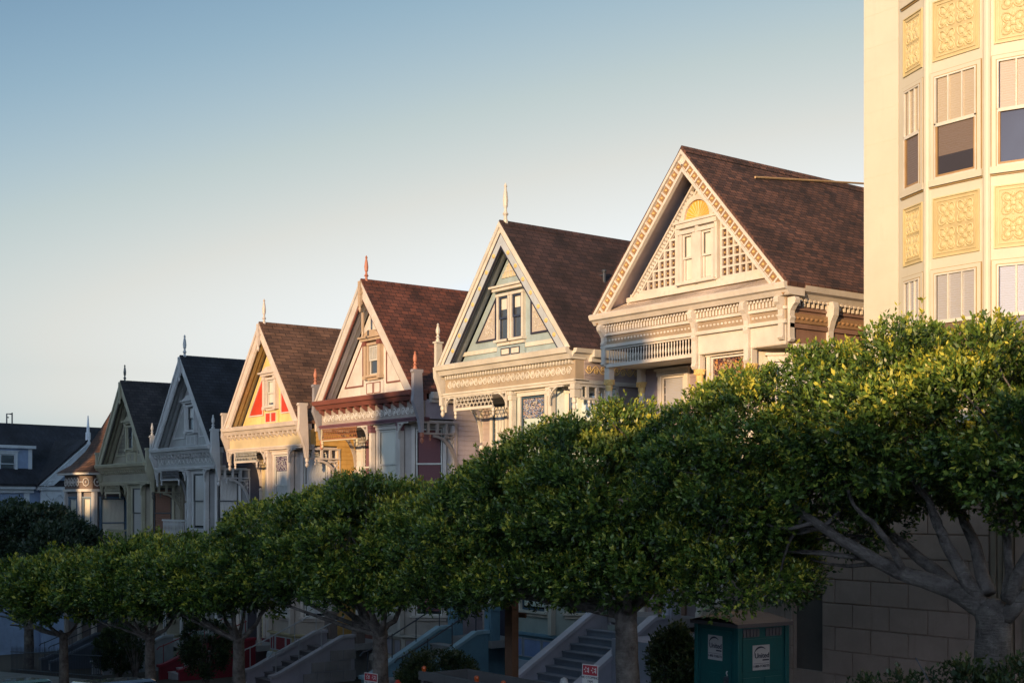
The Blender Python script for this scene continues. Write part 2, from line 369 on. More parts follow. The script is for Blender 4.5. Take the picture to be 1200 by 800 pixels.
def victorian(c):
    """a narrow gabled Queen Anne house. local x runs along the street, y into the lot, z up"""
    X = c['x']; zg = gz(c.get('gx', X))
    h = thing('victorian_house', c['label'], 'house', (X, YF, zg), group='painted victorian row houses')
    T, A, G, S, RF = c['trim'], c['acc'], c['gable'], c['side'], c['roof']
    P2 = c.get('pylon', T)
    pk, ft, hw = 13.62, 9.66, 3.24; sl = (pk - ft) / hw; LL = math.hypot(1, sl)
    r = vroof(h, RF, hw + .02, ft + .02, pk + .02, -.10, 14.)
    m = MB()
    for i in range(46): m.prism([(-.14, pk - .13), (0, pk + .05), (.14, pk - .13)], -.08 + i * .3, -.08 + i * .3 + .285 , 'y')
    m.build('ridge_cap', RF, r)
    # ---- shell
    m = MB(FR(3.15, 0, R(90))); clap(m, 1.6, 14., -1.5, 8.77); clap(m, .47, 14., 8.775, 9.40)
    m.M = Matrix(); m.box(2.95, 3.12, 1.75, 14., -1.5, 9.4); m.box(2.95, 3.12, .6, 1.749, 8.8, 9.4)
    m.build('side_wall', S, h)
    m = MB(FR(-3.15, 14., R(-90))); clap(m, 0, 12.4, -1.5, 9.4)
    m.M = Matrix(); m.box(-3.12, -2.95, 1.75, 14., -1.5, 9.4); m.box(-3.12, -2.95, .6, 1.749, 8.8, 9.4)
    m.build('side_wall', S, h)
    m = MB(); m.box(-2.94, 2.94, 13.8, 13.95, -1.5, 9.4); m.prism([(-3.0, 9.4), (3.0, 9.4), (0, 13.2)], 13.8, 13.9, 'y'); m.build('back_wall', S, h)
    m = MB()
    for s in (-1, 1):
        xa, xb = sorted((s * 3.13, s * 3.42)); m.box(xa, xb, .62, 14.05, 9.42, 9.63); xa, xb = sorted((s * 3.13, s * 3.3)); m.box(xa, xb, .62, 14.0, 9.30, 9.4195)
    m.build('eave_gutter', c.get('gut', T), h)
    if c.get('noblock'):
        m = MB(); m.prism([(3.16, ft - .30), (3.24, ft - .17), (3.34, ft - .14), (3.40, ft - .03), (3.16, ft - .01)], .02, .619, 'y'); m.prism([(3.16, ft - .86), (3.22, ft - .86), (3.22, ft - .97), (3.16, ft - .97)], .1, 14, 'y')
        m.build('side_cornice', T, h)
    # ---- gable
    ry = c.get('rec', .5)
    m = MB(); m.prism([(-hw + .35, ft - .2), (hw - .35, ft - .2), (0, pk - .6)], ry, ry + .15, 'y'); gw = m.build('gable_wall', G, h)
    m = MB(); rake(m, hw, ft, 0, pk, .10, .36 if not c.get('boss') else .20, -.06, .02); m.build('rake_board', T, h)
    m = MB(); rake(m, hw, ft + .0, 0, pk, .0, .0995, -.11, .02); m.build('rake_crown', c.get('crown', T), h)
    inner = .36
    if c.get('boss'):
        m = MB(); rake(m, hw, ft, 0, pk, .2005, .225, -.045, .02); rake(m, hw, ft, 0, pk, .4455, .475, -.045, .02); m.build('rake_fillet', A, h)
        m = MB(); rake(m, hw, ft, 0, pk, .2255, .445, -.03, .02); bd = m.build('rake_band', c['band'], h); inner = .475
        for s in (-1, 1):
            for k in range(1, 9):
                u = k / 9.2; xx = s * hw * u; zz = pk - sl * hw * u - .335 * LL
                if zz > ft + .08: m = MB(); m.sphere((xx, -.035, zz), .07, 8, 4, (1, .6, 1)); m.build('rake_boss', c['gold'], bd)
    else:
        m = MB(); rake(m, hw, ft, 0, pk, .3605, .41, -.03, .02); m.build('rake_fillet', A, h); inner = .41
    m = MB()
    for s in (-1, 1):   # closed soffit between the rake and the recessed gable wall
        m.prism([(s * (pk - .13 * LL - ft) / sl, ft), (s * (pk - .20 * LL - ft) / sl, ft), (0, pk - .20 * LL), (0, pk - .13 * LL)], .021, ry + .1, 'y')
    sf = m.build('soffit', c.get('soff', T), h)
    m = MB()
    for s in (-1, 1): # moulded strips on the soffit
        for (ya, yb, o) in c.get('strips', ((.16, .24, .26), (.33, ry, .30))):
            m.prism([(s * (pk - .2005 * LL - ft) / sl, ft), (s * (pk - o * LL - ft) / sl, ft), (0, pk - o * LL), (0, pk - .2005 * LL)], ya, yb, 'y')
    m.build('soffit_moulding', c.get('stripm', A), sf)
    m = MB(); n = 34
    for s in (-1, 1):
        for k in range(2, n):
            u = k / n; xx = s * hw * u; zz = pk - sl * hw * u - .235 * LL
            m.box(xx - .028, xx + .028, .04, .12, zz - .05, zz + .05)
    m.build('dentils', c.get('dent', A), sf)
    if c.get('drop', True):
        m = MB(); m.box(-.07, .07, -.16, -.05, pk - .85, pk - .05); m.lathe(0, -.11, [(.02, pk - 1.1), (.06, pk - 1.0), (.04, pk - .93), (.075, pk - .85)], 8)
        m.box(-.10, .10, -.14, -.07, pk - .5, pk - .42)
        if c.get('tie'): m.box(-.045, .045, -.03, .03, pk - 1.75, pk - 1.11); m.lathe(0, 0, [(.01, pk - 1.95), (.05, pk - 1.86), (.05, pk - 1.75)], 8)
        m.build('apex_drop', c.get('dropm', T), h)
    finial(h, 0, .14, pk - .08, c.get('fs', 1.), c.get('finm', T), c.get('ft', 1.))
    # ---- attic window
    wF = FR(0, ry); wx = c.get('wx', 0)
    AT = c.get('attic', T)
    if c.get('double'):
        wz, wh, hwid = 10.25, 1.28, .68
        for s in (-1, 1): window(h, wF, wx + s * .33, wz, .46, wh, T, c['sash'], GLB, c.get('atbl'), .32, cw=.085, head=False, depth=1.1)
    else:
        wz, wh, hwid = 10.42, 1.02, .60
        window(h, wF, wx, wz, .58, wh, AT, c['sash'], GLB, c.get('atbl'), c.get('atf', .5), cw=.09, head=False, depth=1.1, muntin=c.get('mun', 0))
        for s in (-1, 1):
            m = MB(); m.box(wx + s * .47 - .07, wx + s * .47 + .07, ry - .16, ry - .001, wz - .02, wz + wh); m.box(wx + s * .47 - .10, wx + s * .47 + .10, ry - .19, ry - .002, wz - .14, wz - .0205)
            o = m.build('pilaster', AT, h)
            m = MB(); m.box(wx + s * .47 - .1, wx + s * .47 + .1, ry - .2, ry - .0015, wz + wh + .001, wz + wh + .14); m.build('capital', A if c.get('capacc') else AT, o)
    m = MB(); zt = wz + wh + .15
    m.box(wx - hwid - .05, wx + hwid + .05, ry - .22, ry - .001, zt, zt + .09); m.box(wx - hwid - .12, wx + hwid + .12, ry - .30, ry - .0015, zt + .0905, zt + .15)
    if c.get('pedi', True): m.prism([(wx - hwid - .1, zt + .151), (wx + hwid + .1, zt + .151), (wx + .2, zt + .36), (wx - .2, zt + .36)], ry - .2, ry - .002, 'y')
    m.build('window_hood', AT, h)
    m = MB()  # apron below the attic window
    m.box(wx - hwid, wx + hwid, ry - .07, ry - .001, ft + .02, wz - .2); ap = m.build('apron', c.get('apron', T), h)
    for s in (-1, 1):
        m = MB(); m.box(wx + s * .24 - .19, wx + s * .24 + .19, ry - .08, ry - .0705, ft + .15, wz - .28); m.build('panel', c['small'], ap)
        m = MB(); xa, xb, za, zb, t = wx + s * .24 - .19, wx + s * .24 + .19, ft + .15, wz - .28, .025
        m.box(xa - t, xa, ry - .095, ry - .071, za - t, zb + t); m.box(xb, xb + t, ry - .095, ry - .071, za - t, zb + t); m.box(xa, xb, ry - .095, ry - .071, zb, zb + t); m.box(xa, xb, ry - .095, ry - .071, za - t, za); m.build('panel_frame', c.get('smallf', A), ap)
    # triangular side panels
    o_ = .66
    for s in (-1, 1):
        xi = hwid + .16; zb = ft + c.get('trib', .42); top = pk - sl * xi - o_ * LL; xe = (pk - o_ * LL - zb) / sl
        P = [(s * xi + wx * 0, zb), (s * xe, zb), (s * xi, top)]
        m = MB(); m.prism(P, ry - .02, ry - .001, 'y'); o = m.build('gable_panel', c['tri'], h)
        cx = sum(p[0] for p in P) / 3; cz = sum(p[1] for p in P) / 3
        m = MB()
        for i in range(3):
            a, b = P[i], P[(i + 1) % 3]; k = c.get('trw', .10)
            a2 = (a[0] + (cx - a[0]) * k, a[1] + (cz - a[1]) * k); b2 = (b[0] + (cx - b[0]) * k, b[1] + (cz - b[1]) * k)
            m.prism([a, b, b2, a2], ry - .05, ry - .021, 'y')
        m.build('panel_frame', c.get('trf', A), o)
        if c.get('triorn'):
            m = MB()
            for k in range(26):
                u, v = random.random(), random.random()
                if u + v > 1: u, v = 1 - u, 1 - v
                px_, pz_ = cx + (P[0][0] - cx) * .62 * (1 - u - v) + (P[1][0] - cx) * .62 * u + (P[2][0] - cx) * .62 * v, cz + (P[0][1] - cz) * .62 * (1 - u - v) + (P[1][1] - cz) * .62 * u + (P[2][1] - cz) * .62 * v
                rr = .05
                m.tube([(px_ + rr * math.cos(a), ry - .03, pz_ + rr * math.sin(a)) for a in [q * 1.05 + u * 6 for q in range(5)]], .011, 4)
            m.build('scrollwork', c['triorn'], o)
        if c.get('trilat'):
            m = MB()
            for k in range(1, 7):
                zz = zb + (top - zb) * k / 8.; xx = s * (xe - (xe - xi) * k / 8. - .08)
                m.box(min(s * xi, xx), max(s * xi, xx), ry - .04, ry - .021, zz, zz + .03)
            for k in range(1, 6):
                xx = s * (xi + (xe - xi) * k / 7.); zz = top - (top - zb) * k / 7. - .1
                m.box(xx - .015, xx + .015, ry - .041, ry - .022, zb, zz)
            m.build('lattice', c['trilat'], o)
    if c.get('peaktri'):
        zb = zt + .4; xe = (pk - .52 * LL - zb) / sl
        if xe > .1:
            m = MB(); m.prism([(-xe, zb), (xe, zb), (0, pk - .55 * LL)], ry - .03, ry - .001, 'y'); o = m.build('peak_panel', c['peaktri'], h)
            m = MB()
            for k in range(-3, 4):
                xx = k * .16
                if abs(xx) < xe - .05: m.box(xx - .014, xx + .014, ry - .055, ry - .031, zb, zb + (xe - abs(xx)) * sl * .93)
            for k in range(1, 5):
                zz = zb + k * .17; w_ = xe - (zz - zb) / sl
                if w_ > .1: m.box(-w_ * .93, w_ * .93, ry - .056, ry - .032, zz, zz + .028)
            m.build('lattice', c.get('peakl', T), o)
    if c.get('string'):
        m = MB(); zz = ft + .40; w_ = hw - .62
        m.box(-w_, wx - hwid - .01, ry - .06, ry - .001, zz - .12, zz); m.box(wx + hwid + .01, w_, ry - .06, ry - .001, zz - .12, zz); m.build('string_course', c['string'], h)
    # ---- cornice, modillions, frieze
    CM = c.get('corn', T)
    m = MB(); m.prism([(-.04, ft - .30), (-.12, ft - .17), (-.2, ft - .15), (-.24, ft - .02), (-.2, ft + .01), (.5, ft + .09), (.5, ft - .30)], -3.19, 3.19, 'x'); cn = m.build('cornice', CM, h)
    nm = c.get('nmod', 13); m = MB()
    if nm:
        for k in range(nm):
            x = -3.0 + 6.0 * k / (nm - 1)
            w_ = .055 if nm < 30 else .03
            m.prism([(.15, ft - .50), (.10, ft - .46), (-.0, ft - .40), (-.03, ft - .301), (.15, ft - .301)] if nm < 30 else [(.16, ft - .40), (.05, ft - .40), (.05, ft - .301), (.16, ft - .301)], x - w_, x + w_, 'x')
            if nm < 30: m.build('modillion', c.get('modm', CM), cn); m = MB()
        if nm >= 30: m.box(-3.1, 3.1, .12, .159, ft - .42, ft - .4005); m.build('dentil_band', c.get('modm', CM), cn)
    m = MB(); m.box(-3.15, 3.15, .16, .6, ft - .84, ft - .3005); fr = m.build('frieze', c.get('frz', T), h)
    zc_ = ft - (.60 if nm < 30 else .57); hh = .30 if nm < 30 else .28
    if c.get('orn', 1):
        m = MB(); no = c.get('norn', 26)
        scroll_row(m, -3.0, 3.0, zc_ - .02, hh, .15, no, .022)
        m.build('scrollwork', c.get('ornm', T), fr)
        if nm >= 30:
            m = MB(FR(3.15, 0, R(90))); scroll_row(m, .5, 5., zc_, hh, -.03, 18, .016); m.build('side_scrollwork', c.get('ornm2', T), fr)
    if c.get('swag'):
        m = MB(); n = 15
        for k in range(n):
            x = -3.0 + 6.0 * k / n; w_ = 6.0 / n
            m.tube([(x + w_ * q / 6, .15, ft - .55 - .16 * math.sin(math.pi * q / 6)) for q in range(7)], .016, 4); m.sphere((x, .15, ft - .55), .03, 5, 4)
        m.build('swags', c['swag'], fr)
    m = MB(); m.box(-3.19, 3.19, .08, .6, ft - .97, ft - .8405); m.box(-3.22, 3.22, .04, .6, ft - .90, ft - .87); m.build('frieze_moulding', c.get('fm', CM), h)
    zs = ft - .98   # 8.68: springing of the brackets
    m = MB(); m.box(-3.13, 3.13, .1, 1.72, zs, zs + .005 + .04); m.build('porch_ceiling', c.get('ceil', T), h)
    # ---- corner blocks (kneelers) with scroll consoles
    for s in (-1, 1):
        top = 10.32 if s > 0 else 10.30
        a_, b_ = (3.22, 3.38) if s > 0 else (-3.38, -3.22)
        m = MB()
        prof = [(-.13, top), (-.16, top - .08), (-.11, top - .12), (-.11, ft - .1), (-.14, ft - .35), (-.02, ft - .62), (.10, ft - .95), (.16, ft - 1.35), (.26, ft - 1.35), (.27, ft - .9), (.24, ft - .1), (.20, top - .12), (.24, top - .08), (.24, top)]
        if c.get('noblock'): prof = [(-.16, ft - .02), (-.14, ft - .35), (-.02, ft - .62), (.08, ft - .95), (.08, ft - 1.2), (.20, ft - 1.2), (.24, ft - .9), (.34, ft - .45), (.36, ft - .02)]
        m.prism(prof, a_, b_, 'x')
        if c.get('noblock') and s > 0: m = MB(); m.box(3.0, 3.2, .09, .29, ft - 1.35, ft - .971); m.box(2.97, 3.23, .06, .32, ft - 1.12, ft - 1.05)
        o = m.build('corner_block', P2, h)
        m = MB(); pendant(m, (a_ + b_) / 2 if not (c.get('noblock') and s > 0) else 3.1, .24 if not c.get('noblock') else .16, (ft - 1.35 if not (c.get('noblock') and s < 0) else ft - 1.2) + .001, 1.2); m.build('pendant', c.get('pend', T), o)
        if c.get('sidefin') and c['sidefin'][0 if s < 0 else 1]:
            m = MB(); fz = (top if not c.get('noblock') else ft - .02); fy = -.02
            if c.get('noblock'): m.box(a_ + .02, b_ - .02, -.12, .10, fz, fz + .75); m.box(a_ - .02, b_ + .02, -.15, .13, fz + .751, fz + .80); fz += .8
            m.lathe((a_ + b_) / 2, fy, [(r_ * 1.0, fz + q * .62) for r_, q in FIN], 8); m.build('finial', c.get('sfm', T), o)
    # ---- facade wall, cutaway bay
    W = c.get('wallm', T); zf = c.get('zf', 1.6)
    BAY = [(-1.03, 1.6), (.15, .4), (1.97, .4), (3.15, 1.6)]
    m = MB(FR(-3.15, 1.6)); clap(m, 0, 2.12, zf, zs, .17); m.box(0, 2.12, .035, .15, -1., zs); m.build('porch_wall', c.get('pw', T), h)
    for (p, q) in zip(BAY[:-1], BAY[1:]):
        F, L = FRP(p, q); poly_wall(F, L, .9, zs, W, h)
    m = MB(); m.box(-3.1, 3.1, 1.3, 1.45, -1.2, 1.1); m.build('basement_wall', c.get('base', W), h)
    m = MB(); m.box(-3.15, -.9, .35, 1.6, 5.42, 5.60); m.build('balcony_floor', T, h)
    m = MB(); m.box(-3.15, -.9, .30, 1.6, zf - .22, zf); m.build('porch_floor', STONE, h)
    F0, F1, F2, F3 = FR(0, .4), FRP(BAY[2], BAY[3])[0], FRP(BAY[0], BAY[1])[0], FR(0, 1.6)
    st = c.get('stain')
    for z0, hh_ in ((6.15, 2.35), (2.35, 2.2)):
        window(h, F0, 1.06, z0, 1.12, hh_, T, c['sash2'], GL, c['bl'][0], .96, (st, .27) if st else None, cw=.12)
        window(h, F1, .86, z0, .92, hh_, T, c['sash2'], GL, c['bl'][1], c.get('blf', .95), cw=.12)
        window(h, F2, .84, z0, .92, hh_, T, c['sash2'], GL, c['bl'][2], .9, cw=.12)
        if z0 > 5: window(h, F3, -2.2, z0, .66, hh_, T, c['sash2'], GL, c['bl'][2], .9, cw=.12)
    # front door under the balcony
    m = MB(); m.box(-2.62, -1.58, 1.52, 1.5999, zf, zf + 2.5); d = m.build('door', c.get('door', A), h)
    m = MB(); m.box(-2.35, -1.85, 1.50, 1.5195, zf + 1.0, zf + 2.0); m.build('pane', GL, d)
    m = MB(); m.sphere((-1.72, 1.49, zf + 1.0), .035, 6, 4); m.build('knob', IRON, d)
    m = MB(); m.box(-2.78, -2.63, 1.46, 1.599, zf, zf + 2.6); m.box(-1.57, -1.42, 1.46, 1.599, zf, zf + 2.6); m.box(-2.85, -1.35, 1.42, 1.598, zf + 2.601, zf + 2.8); m.build('door_frame', T, h)
    # pilasters with capitals at the bay corners
    for x in (.15, 1.97):
        for za, zb in ((5.6, zs), (1.72, 5.2)):
            m = MB(); m.box(x - .075, x + .075, .20, .36, za, zb - .26); m.box(x - .095, x + .095, .18, .37, za + .9, za + .96)
            o = m.build('column', T, h)
            m = MB(); m.box(x - .12, x + .12, .14, .37, zb - .10, zb - .001); m.box(x - .09, x + .09, .17, .365, zb - .2595, zb - .1005); m.build('capital', c.get('capm', A), o)
    for s, x in ((-1, .07), (1, 2.05)):
        m = MB(); fan_bracket(m, .62, .52, .10, .16, s, x, zs - .001); m.build('bracket', c.get('brm', T), h)
    if c.get('leftfan', True):
        m = MB(); fan_bracket(m, .5, .45, .10, .16, 1, -3.1, zs - .001); m.build('bracket', c.get('brm', T), h)
    lx0 = -2.55 if c.get('leftfan', True) else -3.05
    lattice(h, lx0, -.62, zs - .40, zs - .001, .13, c.get('lat', A), c.get('nl', 14))
    m = MB(); m.box(lx0 - .04, -.58, .08, .18, zs - .44, zs - .401); m.box(lx0 - .05, lx0 + .01, .09, .17, zs - .399, zs - .002)
    for x in (lx0, -.6): pendant(m, x, .13, zs - .44, .8)
    m.build('lattice_rail', c.get('lrm', T), h)
    # side arches at the open corners
    for s in (-1, 1):
        F = FR(-3.15, 1.6, R(-90)) if s < 0 else FR(3.15, 1.6, R(90))
        m = MB(F)
        if s > 0:
            z0, z1 = zs - .42, zs - .001; xa, xb = -1.30, .12
            m.box(xa, xb, -.04, .04, z1 - .06, z1); m.box(xa, xb, -.04, .04, z0, z0 + .06)
            for k in range(4): x = xa + .27 + (xb - xa - .33) * k / 3.; m.box(x - .045, x + .045, -.039, .039, z0 + .06, z1 - .06)
            m.box(xa, xa + .09, -.038, .038, z0 + .06, z1 - .06)
            o = m.build('side_screen', c.get('scr', T), h)
            m = MB(F); arch_rim(m, .95, 1.2, .08, -.03, .03, -1, .12, z0 - .001)
            m.box(-.0, .10, -.028, .028, z0 - 3., z0 - 1.2); m.build('arch_bracket', c.get('scr', T), h)
            m = MB(F); fan_bracket(m, .42, .42, -.015, .015, -1, .03, z0 - .05); m.build('bracket', c.get('scr', T), h)
            m = MB(F); pendant(m, -.95, 0, z0 - .001, .7); m.build('pendant', c.get('pend', T), o)
        else:
            arch_rim(m, 1.0, 1.35, .09, -.03, .03, 1, 0, zs - .001); m.box(0, .1, -.06, .06, zs - 3., zs - 1.5); m.sphere((.05, -.0, zs - 1.5), .09, 6, 4)
            m.build('arch_bracket', c.get('scr', T), h)
            m = MB(F); fan_bracket(m, .5, .5, -.02, .02, 1, .07, zs - .08); m.build('bracket', c.get('brm', T), h)
    # balustrade of the balcony and porch posts
    m = MB(); m.box(-3.1, -.5, .36, .44, 6.42, 6.5); m.box(-3.1, -.5, .37, .43, 5.68, 5.74)
    for k in range(15): m.lathe(-3.0 + k * .16, .4, [(.02, 5.741), (.035, 5.9), (.02, 6.1), (.035, 6.3), (.02, 6.419)], 6)
    m.build('balustrade', T, h)
    for x in (-3.05, -1.15):
        m = MB(); m.lathe(x, .48, [(.12, zf), (.12, zf + .2), (.08, zf + .25), (.07, 5.1), (.11, 5.15), (.12, 5.419)], 10); m.build('porch_column', T, h)
    bay_base(h, [(-1.0, 1.5), (.12, .32), (2.0, .32), (3.15, 1.5)], 1.65, c.get('bb', G), c['bfill'], c.get('bs', T))
    stoop(h, -3.1, c.get('sx', -1.15), zf, c.get('sl', 2.5), c['stw'], c['stc'], c['steps'], c.get('rail'), c.get('ped'))
    # garage door between stoop and side
    m = MB(); m.box(.0, 2.6, 1.22, 1.299, -.6, 1.0)
    g = m.build('garage_door', c.get('gar', W), h)
    m = MB()
    for k in range(5): m.box(.1 + k * .5, .5 + k * .5, 1.20, 1.219, .2, .85)
    m.build('door_panels', c.get('gar', W), g)
    if c.get('rock'):
        m = MB(); rr = random.Random(3)
        for r_ in range(6):
            xx = -1.0 + (.35 if r_ % 2 else 0)
            while xx < 3.0:
                w_ = .68; m.box(xx + .02, min(xx + w_, 3.1) - .02, 1.24 - rr.random() * .03, 1.2995, -1.1 + r_ * .4 + .02, -1.1 + (r_ + 1) * .4 - .02) if not (.0 - w_ < xx < 2.6 and r_ < 5) else None
                xx += w_
        m.M = Matrix()
        for r_ in range(7):
            for k in range(4):
                y0 = -1.9 + k * .52 + (.2 if r_ % 2 else 0); z1 = -1.2 + (r_ + 1) * .36
                if z1 < (y0 + 2.9) * .52 - .1: m.box(-1.069, -1.03 - rr.random() * .02, y0, y0 + .48, z1 - .33, z1)
        m.build('stone_blocks', ROCK, h)
    return h
# ------------------------------------------------------------------ the seven row houses
roof_brown = shingle('roof_brown', (.13, .060, .042), (.030, .017, .017), (.008, .006, .007), .24, .125)
roof_brown2 = shingle('roof_plum', (.060, .031, .029), (.026, .015, .017), (.010, .007, .008), .28, .17)
roof_red = shingle('roof_russet', (.15, .050, .032), (.06, .024, .020), (.012, .007, .008), .28, .17)
roof_tan = shingle('roof_tan', (.16, .085, .055), (.07, .038, .028), (.02, .012, .01), .45, .17)
roof_dark = shingle('roof_slate', (.022, .024, .034), (.012, .013, .020), (.005, .005, .007), .30, .17)
roof_dark2 = shingle('roof_charcoal', (.040, .034, .038), (.018, .016, .020), (.007, .006, .008), .30, .17)

c2 = dict(x=-30.27, label='pale blue gabled house with gold-studded rakes and a tall white finial', roof=roof_brown2,
    trim=paint('cream_trim', (0.590, 0.558, 0.492)), acc=paint('ink_line', (0.025, 0.025, 0.050), dirt=.1), gable=paint('aqua_paint', (.30, .385, .41)),
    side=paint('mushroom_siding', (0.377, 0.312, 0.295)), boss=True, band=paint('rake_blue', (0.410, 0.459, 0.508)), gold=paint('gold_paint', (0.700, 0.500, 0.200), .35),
    soff=paint('slate_soffit', (0.200, 0.220, 0.280)), strips=((.10, .20, .26), (.30, .45, .30)), stripm=paint('cream_trim', (0.590, 0.558, 0.492)), dent=paint('cream_trim', (0.590, 0.558, 0.492)),
    rec=.45, double=True, wx=-.08, sash=paint('sash_navy', (0.030, 0.045, 0.090)), sash2=paint('sash_blueblack', (0.050, 0.090, 0.130)), atbl=CREAM_BL, apron=paint('aqua_paint', (.30, .385, .41)), small=paint('cream_trim', (0.590, 0.558, 0.492)),
    tri=paint('panel_stone', (0.451, 0.410, 0.369)), trib=.62, trw=.13, triorn=paint('cream_trim', (0.590, 0.558, 0.492)), peaktri=paint('butter_paint', (0.558, 0.492, 0.328)), string=paint('cream_trim', (0.590, 0.558, 0.492)), pedi=False,
    nmod=46, norn=26, ornm=paint('cream_trim', (.62, .58, .50)), corn=paint('cream_trim', (0.590, 0.558, 0.492)), frz=paint('frieze_tan_shade', (.36, .29, .21)), ornm2=paint('gold_paint', (0.700, 0.500, 0.200), .35), noblock=True, sidefin=(1, 0), fs=1.15, ft=1.15,  # frz: recess shade behind the scrolls painted in as a darker tan
    drop=False, wallm=paint('aqua_pale', (0.361, 0.426, 0.410)), pw=paint('mushroom_siding', (0.377, 0.312, 0.295)), capm=paint('cream_trim', (0.590, 0.558, 0.492)), lat=paint('cream_trim', (0.590, 0.558, 0.492)), nl=10, bl=(TEAL_BL, TEAL_BL, WHITE_CU),
    stain=stained('stained_blue', [(.35, .38, .5), (.5, .35, .3), (.15, .2, .35), (.55, .5, .42)], 22.), bb=paint('aqua_deep', (.15, .28, .38)), bfill=paint('panel_periwinkle', (0.250, 0.340, 0.620)), bs=paint('skirt_lilac', (0.394, 0.426, 0.508)),
    base=paint('aqua_deep', (.15, .28, .38)), stw=paint('stoop_blue', (.16, .30, .40)), stc=paint('stoop_cap_blue', (.30, .46, .56)), steps=STONE, rail=IRON, ped=paint('aqua_deep', (.15, .28, .38)), zf=1.3, peakl=paint('cream_trim', (0.590, 0.558, 0.492)))
c3 = dict(x=-38.18, label='off-white gabled house with maroon cornice and russet shingle roof', roof=roof_red,
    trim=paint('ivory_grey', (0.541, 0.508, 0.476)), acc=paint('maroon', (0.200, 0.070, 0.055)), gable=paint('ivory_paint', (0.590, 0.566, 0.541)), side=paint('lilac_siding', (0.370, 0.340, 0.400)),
    pylon=paint('block_grey', (0.280, 0.270, 0.300)), strips=((.14, .30, .33), (.36, .5, .28)), stripm=paint('ivory_paint', (0.590, 0.566, 0.541)), soff=paint('maroon', (0.200, 0.070, 0.055)), dent=paint('rust_brown', (0.300, 0.130, 0.060)),
    dropm=paint('tan_trim', (0.451, 0.344, 0.246)), finm=paint('rust_finial', (0.420, 0.160, 0.100)), sfm=paint('rust_finial', (0.420, 0.160, 0.100)), sidefin=(1, 1), tie=True, attic=paint('tan_trim', (0.451, 0.344, 0.246)), capacc=True, sash=paint('sash_white', (0.574, 0.574, 0.541)), sash2=paint('sash_white', (0.574, 0.574, 0.541)),
    apron=paint('ivory_paint', (0.590, 0.566, 0.541)), small=paint('ivory_paint', (0.590, 0.566, 0.541)), tri=paint('ivory_paint', (0.590, 0.566, 0.541)), trw=.09, atbl=GREY_SL, atf=.45, mun=4,
    corn=paint('maroon', (0.200, 0.070, 0.055)), nmod=13, frz=paint('ivory_shade', (.36, .31, .28)), zz_=paint('ivory_paint', (0.590, 0.566, 0.541)), ornm=paint('ivory_paint', (0.590, 0.566, 0.541)), norn=22, fm=paint('plum_trim', (0.160, 0.070, 0.090)), pend=paint('rust_finial', (0.420, 0.160, 0.100)),  # frieze ground painted darker: shadow between the carvings put into its colour
    leftfan=False, lat=paint('rust_brown', (0.300, 0.130, 0.060)), nl=20, lrm=paint('butter_trim', (0.558, 0.492, 0.344)), brm=paint('ivory_grey', (0.541, 0.508, 0.476)), wallm=paint('bay_taupe_shade', (.38, .35, .33)), zy_=paint('ivory_grey', (0.541, 0.508, 0.476)), pw=paint('ivory_paint', (0.590, 0.566, 0.541)), capm=paint('plum_trim', (0.160, 0.070, 0.090)),  # wallm painted darker than the trim to stand for column shadows
    bl=(CREAM_BL, PURP_BL, PURP_BL), scr=paint('tan_grey', (0.394, 0.344, 0.312)), bb=paint('ivory_grey', (0.541, 0.508, 0.476)), bfill=paint('panel_mauve', (0.330, 0.300, 0.360)), bs=paint('skirt_taupe', (0.300, 0.250, 0.230)), base=ROCK, rock=True,
    stw=paint('stoop_mauve', (0.360, 0.330, 0.380)), stc=paint('stoop_cap_mauve', (0.394, 0.369, 0.410)), steps=paint('step_brown', (0.150, 0.130, 0.140), .8), rail=paint('rail_grey', (0.400, 0.400, 0.420)), ped=paint('ped_brown', (0.200, 0.160, 0.150)), zf=1.15)
